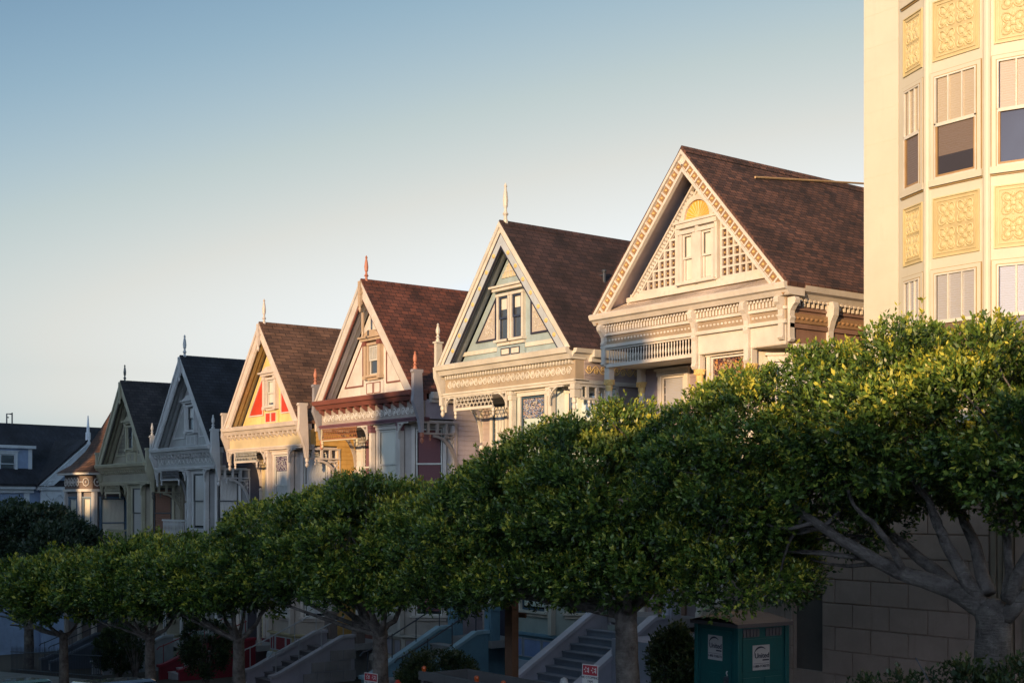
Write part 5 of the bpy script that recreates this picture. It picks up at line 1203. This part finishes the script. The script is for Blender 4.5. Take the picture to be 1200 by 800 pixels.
tree('fig_tree', 'nearest fig tree with thick forked grey limbs, before the stone-block wall', 'tree', Xt, TY, fk,
     [E_(868, 560, 14.7, 1.35, 1.45, 1.35, o1), E_(975, 515, 14.9, 1.6, 1.7, 1.15, o1), E_(1100, 495, 15.0, 1.6, 1.9, 1.08, o1), E_(1240, 490, 15.0, 1.6, 1.9, 1.05, o1), E_(1340, 520, 15.0, 1.3, 1.6, 1.0, o1), E_(860, 625, 14.9, 1.05, 1.1, .95, o1),
      E_(950, 580, 15.2, 1.3, 1.3, .75, o1), E_(880, 668, 14.9, .85, .9, .55, o1), E_(1070, 555, 15.6, 1.3, 1.2, .62, o1), E_(1180, 560, 15.7, 1.3, 1.2, .6, o1)],
     560, .36, 78, 7, .078, 11, .235, None, custom=cust, nl=0, group=TG, low=-.75, twigs=170)
def ptree(label, px, X, fkx, fz, ell, **kw):
    o = Vector((X, TY, gz(X) + .03)); return tree('fig_tree', label, 'tree', X, TY, (fkx, 0, fz), [E_(*e, o) for e in ell], group=TG, **kw)
ptree('fig tree with wide drooping crown between the toilet cabin and the round bush', 735, -16.5, -.05, 2.4,
      [(745, 570, 15., 1.5, 1.7, 1.25), (670, 585, 14.9, 1.6, 1.7, 1.25), (590, 622, 14.8, 1.45, 1.5, 1.20), (525, 645, 14.8, 1.0, 1.05, 1.05), (610, 665, 14.9, 1.4, 1.3, .85), (775, 650, 14.9, .9, 1.0, .9), (700, 655, 15.1, 1.5, 1.3, .85), (540, 680, 14.9, .9, 1.0, .7)], nclump=540, rc=.37, nspr=60, nleaf=7, ln=.088, seed=22, rt=.20, zmin=2.3, low=-.75, twigs=70, nl=9)
ptree('fig tree with its crown before the maroon-trimmed house, trunk beside a wide notice', 452, -24.6, -.02, 2.05,
      [(440, 635, 15., 1.5, 1.6, 1.35), (385, 650, 14.9, 1.6, 1.6, 1.40), (315, 655, 14.9, 1.4, 1.4, 1.35), (440, 700, 14.9, 1.5, 1.3, .85), (485, 672, 15., .75, .9, .95), (350, 705, 14.9, 1.5, 1.3, .75)], nclump=450, rc=.36, nspr=52, nleaf=6, ln=.105, seed=33, rt=.17, zmin=2.85, low=-.75, twigs=60, nl=9)
ptree('fig tree right of the dark red stoop, its crown before the pale grey house', 280, -31.8, -.02, 1.88,
      [(255, 684, 15., 1.5, 1.5, 1.15), (215, 682, 14.9, 1.4, 1.4, 1.12), (298, 694, 15., .9, 1.0, .9), (250, 712, 14.9, 1.6, 1.3, .65), (190, 690, 14.9, 1.2, 1.2, .9)], nclump=370, rc=.34, nspr=46, nleaf=6, ln=.12, seed=44, rt=.155, zmin=2.85, low=-.75, twigs=45, nl=8)
ptree('smaller fig tree in front of the olive grey house, second from the left edge', 175, -38.0, 0, 1.88,
      [(170, 685, 15., 1.6, 1.5, 1.25), (120, 695, 14.9, 1.4, 1.4, 1.1), (198, 700, 15., .8, .9, .9), (140, 720, 14.9, 1.6, 1.2, .7)], nclump=340, rc=.38, nspr=38, nleaf=6, ln=.14, seed=55, rt=.15, zmin=2.85, low=-.75, twigs=40, nl=8)
ptree('leftmost fig tree of the pavement row, at the left edge below the blue-grey house', 70, -46.0, 0, 1.9,
      [(75, 695, 15., 1.7, 1.6, 1.25), (25, 705, 14.9, 1.8, 1.5, 1.35), (-30, 705, 14.9, 1.5, 1.4, 1.3), (40, 735, 14.9, 2.0, 1.3, .7)], nclump=360, rc=.42, nspr=38, nleaf=6, ln=.155, seed=66, rt=.15, zmin=2.75, low=-.75, twigs=36, nl=8)
# dark tree behind the row at far left
o7 = Vector((-66., 19.8, gz(-66) + .03))
tree('evergreen_tree', 'dark bluish rounded evergreen tree behind the street trees at the far left', 'tree', -66., 19.8, (0, 0, 2.6),
     [E_(35, 640, 19.8, 2.6, 2.3, 1.9, o7), E_(75, 645, 19.8, 1.6, 1.5, 1.2, o7), E_(-15, 640, 19.8, 2.4, 2.0, 1.8, o7)], nclump=260, rc=.5, nspr=60, nleaf=5, ln=.20, seed=77, rt=.22, mat=LEAF2, nl=7, low=-.5, twigs=30)
def shrub(name, label, cat, X, Y, ell, n, ln, seed, mat=LEAF3, rc=.22, nspr=40):
    zg = gz(X) + .02; t = thing(name, label, cat, (X, Y, zg))
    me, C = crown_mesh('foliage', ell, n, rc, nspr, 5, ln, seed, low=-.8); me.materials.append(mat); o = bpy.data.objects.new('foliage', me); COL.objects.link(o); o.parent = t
    m = MB(); rg = random.Random(seed)
    for i in rg.sample(range(len(C)), min(14, len(C))): c = Vector(C[i]); limb(m, [(rg.uniform(-.08, .08), rg.uniform(-.08, .08), -.1), (c.x * .4, c.y * .4, c.z * .5), c], .03, .01, 5)
    m.build('stems', BARK, t, smooth=True); return t
shrub('round_bush', 'dense rounded dark bush before the light blue stoop', 'bush', -27.4, 18.4, [(0, 0, .62, .95, .9, .72)], 110, .075, 81)
shrub('leafy_shrub', 'narrow upright dark shrub beside the turquoise toilet cabin', 'shrub', -18.45, 18.1, [(0, 0, .95, .38, .5, .9), (-.12, 0, 1.45, .28, .3, .45)], 90, .085, 82)
shrub('low_hedge', 'low dark leafy hedge around the foot of the nearest forked tree', 'hedge', -9.9, 13.95, [(.5, 0, .9, .75, .5, .88), (-.5, .1, .75, .7, .5, .8), (1.4, 0, .95, .7, .5, .9), (-1.3, .1, .62, .5, .4, .72)], 150, .075, 83)
shrub('garden_shrub', 'scruffy green shrub behind the iron railing at the lower left', 'shrub', -52.0, 19.2, [(0, 0, 1.0, 1.0, .8, .9)], 70, .12, 84)
shrub('garden_shrub', 'bare-stemmed dark sapling beside the farthest pale stoop', 'shrub', -48.6, 18.6, [(0, 0, 1.7, .7, .7, .9)], 22, .10, 85, rc=.16, nspr=16)
shrub('garden_shrub', 'thin dark shrub in the shade left of the dark red stoop', 'shrub', -42.5, 18.8, [(0, 0, 1.3, .8, .7, 1.1)], 60, .10, 86)

# unseen sphere columns for trees on the park crest, shaped so they take the low sun off the far houses and the lower storeys
SUN_EL, SUN_AZ = R(8.), R(153.)     # azimuth from +Y towards +X
def shade_wood():
    g = random.Random(9); m = MB(); YW = -24.; al = math.pi - SUN_AZ; dY = YF - YW
    shift = dY * math.tan(al); rise = dY / math.cos(al) * math.tan(SUN_EL)
    def top(xf):    # height of the shade on the house fronts, above eye level
        z = -.35
        if xf < -17.5: z = -.1
        if xf < -21.: z = .25
        if xf < -24.4: z = .7
        if xf < -28.: z = 1.0
        if xf < -49.9: z = 10.5
        if -26.3 < xf < -24.6: z = 4.3
        if -37.2 < xf < -34.6: z = 3.6
        if -43.9 < xf < -42.9: z = 2.4
        if -65.5 < xf < -64.2: z = -.8
        if -56.9 < xf < -56.3: z = 2.6
        return z
    x = -100.
    while x < 10:
        t = ZC + top(x) + rise + g.uniform(-.25, .25); z = 5.
        edge = any(abs(x - e) < 1.6 for e in (-64.8, -56.6, -50, -43.4, -36, -25.4))
        while z < t:
            r = .38 if edge else g.uniform(.6, 1.)
            r = min(r, max(.25, t - z + .15)); m.sphere((x + shift + g.uniform(-.08, .08), YW + g.uniform(-.6, .6), min(z, t - r * .8)), r, 7, 5, (1, 1, 1)); z += r * .9
        x += .3 if edge else .6
    o = m.build('shade_wood', LEAF2, None); kind(o, 'stuff')
shade_wood()
# ------------------------------------------------------------------ street things
def text_part(txt, size, mat, par, M, name='lettering', sx=1., ext=.002, bold=0.):
    cu = bpy.data.curves.new(name, 'FONT'); cu.body = txt; cu.size = size; cu.align_x = 'CENTER'; cu.align_y = 'CENTER'; cu.extrude = ext; cu.offset = bold
    tmp = bpy.data.objects.new(name, cu); COL.objects.link(tmp); bpy.context.view_layer.update()
    me = bpy.data.meshes.new_from_object(tmp.evaluated_get(bpy.context.evaluated_depsgraph_get())); bpy.data.objects.remove(tmp)
    me.transform(M @ Matrix.Rotation(R(90), 4, 'X') @ Matrix.Diagonal((sx, 1, 1, 1))); me.materials.clear(); me.materials.append(mat)
    o = bpy.data.objects.new(name, me); COL.objects.link(o); o.parent = par; return o
def cabin():
    rot = R(-6); C = at(865, 736, 16.06); zg = gz(-15.2) + .07
    off = Matrix.Rotation(rot, 4, 'Z') @ Vector((.56, -.56, 0)); X, Y = C.x - off.x, C.y - off.y
    TQ = paint('turquoise_plastic', (.004, .075, .08), .42, .08, .25, .1); TD = paint('teal_groove', (.005, .07, .08), .5); GR = paint('grey_plastic', (.09, .085, .10), .5, .08, .3)
    WH = paint('sticker_white', (.36, .36, .38), .5, .04, .1); INK = paint('sticker_ink', (.02, .025, .05), .5)
    t = thing('portable_toilet', 'turquoise portable toilet cabin with domed grey roof, standing on the pavement', 'portable toilet', (X, Y, zg), rot)
    m = MB(); m.box(-.54, .54, -.54, .54, .12, 2.14); m.build('body', TQ, t)
    m = MB(); m.box(-.58, .58, -.58, .58, 0, .12); m.build('base', GR, t)
    m = MB()
    for sx in (-1, 1):
        for sy in (-1, 1): x, y = sx * .53, sy * .53; m.box(x - .045, x + .045, y - .045, y + .045, .121, 2.15)
    m.build('corner_post', TQ, t, bevel=.012)
    # domed roof: barrel across x with rounded eaves
    m = MB(); n = 14; vs = []; fs = []; ny = 9
    for j in range(ny + 1):
        v = -1 + 2 * j / ny
        for i in range(n + 1):
            u = -1 + 2 * i / n; vs.append((u * .62, v * .62, 2.16 + .17 * (1 - abs(u) ** 2.2) * (1 - .55 * abs(v) ** 3)))
    k = n + 1
    fs = [(j * k + i, j * k + i + 1, (j + 1) * k + i + 1, (j + 1) * k + i) for j in range(ny) for i in range(n)]
    m.add(vs, fs); m.box(-.625, .625, -.625, .625, 2.10, 2.165); m.build('roof', GR, t, smooth=False)
    # door (street side)
    m = MB(); m.box(-.40, .36, -.565, -.5405, .2, 2.02); d = m.build('door', TQ, t, bevel=.008)
    m = MB(); m.prism([(-.37, .3), (.33, .3), (.33, .95), (.12, 1.2), (.12, 1.3), (-.16, 1.3), (-.16, 1.2), (-.37, .95)], -.578, -.5655, 'y'); m.box(-.05, .02, -.59, -.579, .35, 1.25); m.build('door_panel', TQ, d, bevel=.006)
    m = MB(); m.box(.365, .385, -.57, -.5405, .2, 2.02); m.box(-.425, -.405, -.57, -.5405, .2, 2.02); m.build('door_gap', TD, t)
    m = MB(); m.box(.24, .33, -.60, -.5655, 1.10, 1.26); m.sphere((.285, -.61, 1.16), .03, 8, 5); m.build('latch', IRON, d)
    m = MB(); m.tube([(.33, -.60, 1.36), (.33, -.62, 1.33), (.33, -.60, 1.28)], .012, 6); m.build('handle', WH, d)
    # side panels and vents
    m = MB(); 
    for a, b in ((-.45, -.06), (.04, .43)): m.box(.5405, .556, a, b, .25, 1.25)
    m.box(.5405, .552, -.45, .43, 1.34, 1.9); m.build('side_panel', TQ, t, bevel=.006)
    for a in (-.44, .06):
        m = MB(); m.box(.5405, .546, a, a + .35, 1.93, 2.07)
        for k in range(5): m.box(.5465, .56, a + k * .075, a + k * .075 + .05, 1.94, 2.06)
        m.build('vent_grille', GR, t)
    def sticker(M, w, h, y):
        m = MB(M); m.box(-w / 2, w / 2, y, y + .004, -h / 2, h / 2); s = m.build('sticker', WH, t)
        text_part('United', .118, INK, s, M @ Matrix.Translation((.015, y - .003, .03)), sx=1.0, bold=.002)
        text_part('1-800-TOILETS', .056, INK, s, M @ Matrix.Translation((0, y - .003, -.145)), bold=.0008)
        m = MB(M); P = [(-.16 + .15 * (1 - math.cos(a)) * 1. , .045 + .13 * math.sin(a)) for a in [q * 2.3 / 10 for q in range(11)]]
        for q in range(10):
            a, b = P[q], P[q + 1]; w_ = .004 + .012 * math.sin(math.pi * (q + .5) / 10)
            m.prism([(a[0], a[1] - w_), (b[0], b[1] - w_), (b[0], b[1] + w_), (a[0], a[1] + w_)], y - .004, y - .0005, 'y')
        m.box(.03, .17, y - .004, y - .0005, -.055, -.032); m.box(-.17, .17, y - .003, y - .0005, -.10, -.095); m.build('sticker_mark', INK, s)
    sticker(Matrix.Translation((-.02, -.566, 1.72)), .37, .42, -.004)
    sticker(Matrix.Translation((.556, -.05, 1.58)) @ Matrix.Rotation(R(90), 4, 'Z'), .38, .42, -.004)
cabin()
# wooden post standing in the pavement
p = at(600, 715, 16.4); m = MB(); m.box(-.12, .10, -.10, .10, -.2, 3.1)
t = thing('wooden_post', 'square brown wooden post between the round bush and the forked street tree', 'post', (p.x, p.y, gz(p.x) + .06), R(8)); WD = paint('weathered_timber', (.13, .072, .045), .8, .25, .5, .4)
m.build('post', WD, t, bevel=.01); m = MB(); m.box(-.24, .22, -.13, -.101, 2.55, 2.75); m.box(-.02, .3, .101, .13, 2.3, 2.4); m.build('cleat', WD, t)
def notice(label, px, py, Y, w, h, lines, ang):
    q = at(px, py, Y); zg = gz(q.x) + .07; t = thing('notice_sign', label, 'sign', (q.x, q.y, zg), R(ang)); H = q.z - zg
    WHs = paint('sign_white', (.66, .66, .66), .5, .03, .1); RDs = paint('sign_red', (.42, .04, .06), .5); IK = paint('sticker_ink', (.02, .025, .05), .5)
    m = MB(); m.box(-.02, .02, .0, .03, -.1, H - .02); m.build('stake', WD, t)
    m = MB(); m.box(-w / 2, w / 2, -.012, -.001, H - h, H); s = m.build('board', WHs, t)
    m = MB(); m.box(-w / 2 + .015, w / 2 - .015, -.0145, -.0125, H - h * .36, H - .015); m.build('red_band', RDs, s)
    m = MB()
    for a in (-w * .24, w * .22):
        for k in range(5):
            th = k * 1.2566 + a * 9; cx, cz = a + .036 * math.cos(th), H - h * .185 + .034 * math.sin(th)
            m.prism([(cx + .02 * math.cos(th), cz + .02 * math.sin(th)), (cx + .013 * math.cos(th + 1.6), cz + .013 * math.sin(th + 1.6)), (cx - .016 * math.cos(th), cz - .016 * math.sin(th)), (cx + .013 * math.cos(th - 1.6), cz + .013 * math.sin(th - 1.6))], -.0175, -.015, 'y')
        m.box(a + .045, a + .06, -.0172, -.015, H - h * .28, H - h * .10)
    m.build('white_marks', WHs, s)
    M = Matrix.Translation((0, -.015, 0))
    text_part(lines[0], h * .115, IK, s, M @ Matrix.Translation((0, 0, H - h * .44))); text_part(lines[1], h * .12, IK, s, M @ Matrix.Translation((0, 0, H - h * .57))); text_part(lines[2], h * .12, IK, s, M @ Matrix.Translation((0, 0, H - h * .69)))
    m = MB(); m.box(-w * .42, w * .42, -.0145, -.0125, H - h * .80, H - h * .77); m.box(-w * .35, w * .35, -.0145, -.0125, H - h * .9, H - h * .87); m.build('rule', IK, s)
notice('small white paper notice with a red band, at the foot of the lavender stoop', 692, 778, 14.2, .34, .5, ('NO STOPPING', '7AM', '6PM'), 10)
notice('wide white paper notice with a red band, by the mauve stoop', 435, 788, 14.2, .42, .46, ('NO STOPPING', '8AM', '5PM'), 10)
# debris box at the kerb and its lamps
q = at(591, 796, 12.4); zr = gz(q.x) - .05; Hb = q.z - zr
t = thing('debris_box', 'long open grey steel debris box at the kerb, only its rim in view', 'dumpster', (q.x, q.y, zr), 0)
GB = paint('debris_grey', (.10, .095, .10), .6, .2, .6)
m = MB(); L_ = 1.5; WB = .42
m.box(-L_, L_, -.55, -.50, .15, Hb); m.box(-L_, L_, .30, .35, .15, Hb); m.box(-L_, -L_ + .05, -.499, .299, .15, Hb); m.box(L_ - .05, L_, -.499, .299, .15, Hb); m.box(-L_ + .05, L_ - .05, -.499, .299, .15, .2); m.build('body', GB, t)
m = MB()
for k in range(8): x = -1.45 + k * .414; m.box(x - .035, x + .035, -.62, -.551, .15, Hb - .12)
m.box(-L_ - .04, L_ + .04, -.63, -.5505, Hb - .11, Hb + .03); m.build('rib', GB, t)
m = MB()
for sx in (-1.2, 1.2): m.lathe(sx, 0, [(.1, 0), (.1, .149)], 10)
m.build('roller', IRON, t)
OL = paint('lamp_orange', (.60, .10, .02), .3)
for i, (dx, lab) in enumerate(((-1.45, 'orange lamp on the left corner of the grey debris box'), (.05, 'small orange warning lamp on the middle of the debris box rim'), (.75, 'small orange warning lamp towards the right end of the debris box rim'))):
    m = MB(); m.box(-.03, .03, -.02, .02, 0, .03); m.lathe(0, 0, [(.035, .0301), (.04, .05), (.035, .08), (.012, .09)], 10)
    o = m.build('warning_lamp', OL, None); tag(o, lab, 'lamp', 'orange warning lamps on the debris box'); o.location = (q.x + dx, q.y - .58, zr + Hb + .031)
q = at(661, 793, 13.9); m = MB(); H = q.z - gz(q.x) - .07; m.lathe(0, 0, [(.10, 0), (.09, .05), (.075, .1), (.075, H - .1), (.06, H - .03), (.01, H)], 12)
o = m.build('bollard', paint('bollard_white', (.5, .5, .52)), None); tag(o, 'white round-topped bollard at the kerb, left of the staked notice', 'bollard'); o.location = (q.x, q.y, gz(q.x) + .07)
q = at(466, 796, 14.1); m = MB(); H = q.z - gz(q.x) - .07
m.lathe(0, 0, [(.15, 0), (.15, .06), (.10, .08), (.10, H - .28), (.13, H - .26), (.13, H - .2), (.09, H - .16), (.07, H - .06), (.03, H)], 12); m.tube([(-.17, 0, H - .38), (.17, 0, H - .38)], .05, 8)
o = m.build('fire_hydrant', paint('hydrant_red', (.50, .04, .02), .4), None); tag(o, 'small red-topped fire hydrant right of the trunk before the mauve stoop', 'hydrant'); o.location = (q.x, q.y, gz(q.x) + .07)
# iron railing in front of the far gardens
t = thing('iron_railing', 'dark iron garden railing with spear tips at the lower left edge', 'railing', (-56., 17.8, gz(-56.)))
m = MB(); 
sl = math.atan(.079)
for k in range(60): x = -6 + k * .2; z = .079 * x; m.tube([(x, 0, z), (x, 0, z + 1.15), (x, 0, z + 1.28)], [.013, .013, .002], 4)
m.build('bars', IRON, t)
m = MB(); m.tube([(-6.1, 0, -.48 + 1.0), (6., 0, .474 + 1.0)], .022, 4); m.tube([(-6.1, 0, -.48 + .2), (6., 0, .474 + .2)], .022, 4); m.build('rail', IRON, t)
# thin stake leaning in the hedge
a, b = at(1090, 800, 13.2), at(1073, 770, 13.2); d_ = (b - a).normalized(); m = MB(); m.tube([a - d_ * 1.6, b], [.012, .007], 6)
tag(m.build('leaning_rod', IRON), 'thin dark rod leaning out of the hedge at the lower right', 'rod')
# two cars on the road, their roofs just in view
def car(label, X, Y, col, L=4.4, Hc=1.45):
    zr = gz(X) - .05; t = thing('parked_car', label, 'car', (X, Y, zr), 0); t.rotation_euler = (0, -math.atan(.079), 0)
    P = paint('car_' + label.split()[0], col, .25, .03, .05, 0, 1.)
    m = MB(); m.prism([(-L / 2, .25), (-L / 2, .70), (-L / 2 + .15, .88), (-1.2, .95), (1.55, .95), (L / 2 - .15, .80), (L / 2, .6), (L / 2, .25)], -.88, .88, 'y'); m.build('body', P, t, bevel=.06)
    def cab(z0, z1, i0, i1, x):
        return [(x[0], -.80 + i0, z0), (x[1], -.80 + i0, z0), (x[1], .80 - i0, z0), (x[0], .80 - i0, z0), (x[2], -.80 + i1, z1), (x[3], -.80 + i1, z1), (x[3], .80 - i1, z1), (x[2], .80 - i1, z1)]
    Q = [(0, 3, 2, 1), (4, 5, 6, 7), (0, 1, 5, 4), (1, 2, 6, 5), (2, 3, 7, 6), (3, 0, 4, 7)]
    m = MB(); m.add(cab(.94, Hc - .05, .0, .14, (-1.75, 1.15, -1.05, .45)), Q); m.build('windows', GL, t, bevel=.03)
    m = MB(); m.add(cab(Hc - .06, Hc, .13, .2, (-1.1, .5, -.95, .35)), Q); m.build('roof', P, t, bevel=.03)
    for x in (-1.4, 1.4):
        for y in (-.82, .82):
            m = MB(Matrix.Translation((x, y, .32)) @ Matrix.Rotation(R(90), 4, 'X')); m.lathe(0, 0, [(.2, -.1), (.32, -.09), (.32, .09), (.2, .1)], 18); w = m.build('wheel', paint('tyre', (.02, .02, .02), .8), t)
            m = MB(Matrix.Translation((x, y, .32)) @ Matrix.Rotation(R(90), 4, 'X')); m.lathe(0, 0, [(.05, -.11), (.19, -.105), (.19, .105), (.05, .11)], 14); m.build('rim', paint('alloy', (.4, .4, .42), .3), w)
    for y in (-.6, .6):
        m = MB(); m.box(L / 2 - .02, L / 2 + .02, y - .16, y + .16, .58, .70); m.build('headlight', paint('lens', (.6, .6, .6), .1), t)
        m = MB(); m.box(-L / 2 - .02, -L / 2 + .02, y - .16, y + .16, .62, .76); m.build('tail_light', paint('lens_red', (.3, .01, .01), .2), t)
q = at(20, 797, 8.7); car('green car at the lower left corner, only the top of its roof in view', q.x, q.y, (.02, .09, .05), Hc=q.z - gz(q.x) + .05)
q = at(140, 797, 9.6); car('navy car right of the green one, only the top of its roof in view', q.x, q.y, (.015, .03, .08), Hc=q.z - gz(q.x) + .05)

# ------------------------------------------------------------------ sky, sun, camera
w = bpy.data.worlds.new('World'); scene.world = w; w.use_nodes = True; nt = w.node_tree; bg = nt.nodes['Background']
sky = nt.nodes.new('ShaderNodeTexSky'); sky.sky_type = 'NISHITA'; sky.sun_disc = False; sky.sun_elevation = SUN_EL; sky.sun_rotation = SUN_AZ
sky.altitude = 60; sky.air_density = 1.0; sky.dust_density = 1.2; sky.ozone_density = 2.5
hs = nt.nodes.new('ShaderNodeHueSaturation'); hs.inputs['Saturation'].default_value = .58; nt.links.new(sky.outputs[0], hs.inputs['Color'])
def vm(op, a, v):
    n = nt.nodes.new('ShaderNodeVectorMath'); n.operation = op; nt.links.new(a, n.inputs[0]); n.inputs[1].default_value = v; return n.outputs[0]
ga = nt.nodes.new('ShaderNodeGamma'); ga.inputs[1].default_value = 1.35
nt.links.new(vm('MULTIPLY', hs.outputs[0], (.17, .17, .17)), ga.inputs[0])
# air near the bright horizon scatters to a pale, colourless grey while the high sky stays deep: remap the sky's own luminance
bw = nt.nodes.new('ShaderNodeRGBToBW'); nt.links.new(ga.outputs[0], bw.inputs[0])
ml = nt.nodes.new('ShaderNodeMath'); ml.operation = 'MULTIPLY_ADD'; ml.inputs[1].default_value = 5. * .2436 * 1.9; ml.inputs[2].default_value = -.225; nt.links.new(bw.outputs[0], ml.inputs[0])
mxm = nt.nodes.new('ShaderNodeMath'); mxm.operation = 'MAXIMUM'; mxm.inputs[1].default_value = .16; nt.links.new(ml.outputs[0], mxm.inputs[0])
rp = nt.nodes.new('ShaderNodeValToRGB'); e = rp.color_ramp.elements; e[0].position = .28; e[0].color = (.60, 1.06, 1.56, 1); e[1].position = 1.; e[1].color = (.80, .97, 1.27, 1)
for ps, cl in ((.43, (.70, 1.05, 1.32, 1)), (.60, (.88, 1.035, 1.05, 1)), (.74, (.98, 1.0, .95, 1)), (.90, (.96, 1.0, 1.0, 1))): q_ = e.new(ps); q_.color = cl
mn_ = nt.nodes.new('ShaderNodeMath'); mn_.operation = 'MINIMUM'; mn_.inputs[1].default_value = 3.3; nt.links.new(mxm.outputs[0], mn_.inputs[0]); mxm = mn_
nt.links.new(mxm.outputs[0], rp.inputs[0])
sc_ = nt.nodes.new('ShaderNodeVectorMath'); sc_.operation = 'SCALE'; nt.links.new(rp.outputs[0], sc_.inputs[0])
dv_ = nt.nodes.new('ShaderNodeMath'); dv_.operation = 'DIVIDE'; dv_.inputs[1].default_value = .2436; nt.links.new(mxm.outputs[0], dv_.inputs[0]); nt.links.new(dv_.outputs[0], sc_.inputs['Scale'])
nt.links.new(sc_.outputs[0], bg.inputs[0]); bg.inputs['Strength'].default_value = .15
sd = bpy.data.lights.new('sun', 'SUN'); sd.energy = 3.9; sd.angle = R(.6); sd.color = (1., .65, .33)
so = bpy.data.objects.new('sun', sd); COL.objects.link(so)
dv = Vector((math.sin(SUN_AZ) * math.cos(SUN_EL), math.cos(SUN_AZ) * math.cos(SUN_EL), math.sin(SUN_EL)))
so.rotation_euler = dv.to_track_quat('Z', 'Y').to_euler(); so.location = dv * 60
cd = bpy.data.cameras.new('camera'); cam = bpy.data.objects.new('camera', cd); COL.objects.link(cam); scene.camera = cam
cam.location = (0, 0, ZC); th = math.atan(1150 / 1517.); ax = Vector((-math.cos(th), math.sin(th), 0))
cam.rotation_euler = ax.to_track_quat('-Z', 'Y').to_euler()
cd.sensor_width = 36; cd.lens = 36 * 1517 / 1200.; cd.shift_y = 187 / 1200.; cd.clip_end = 3000; cd.clip_start = .1
scene.view_settings.view_transform = 'Standard'; scene.view_settings.look = 'None'; scene.view_settings.exposure = .7; scene.view_settings.gamma = 1
scene.render.engine = 'CYCLES'
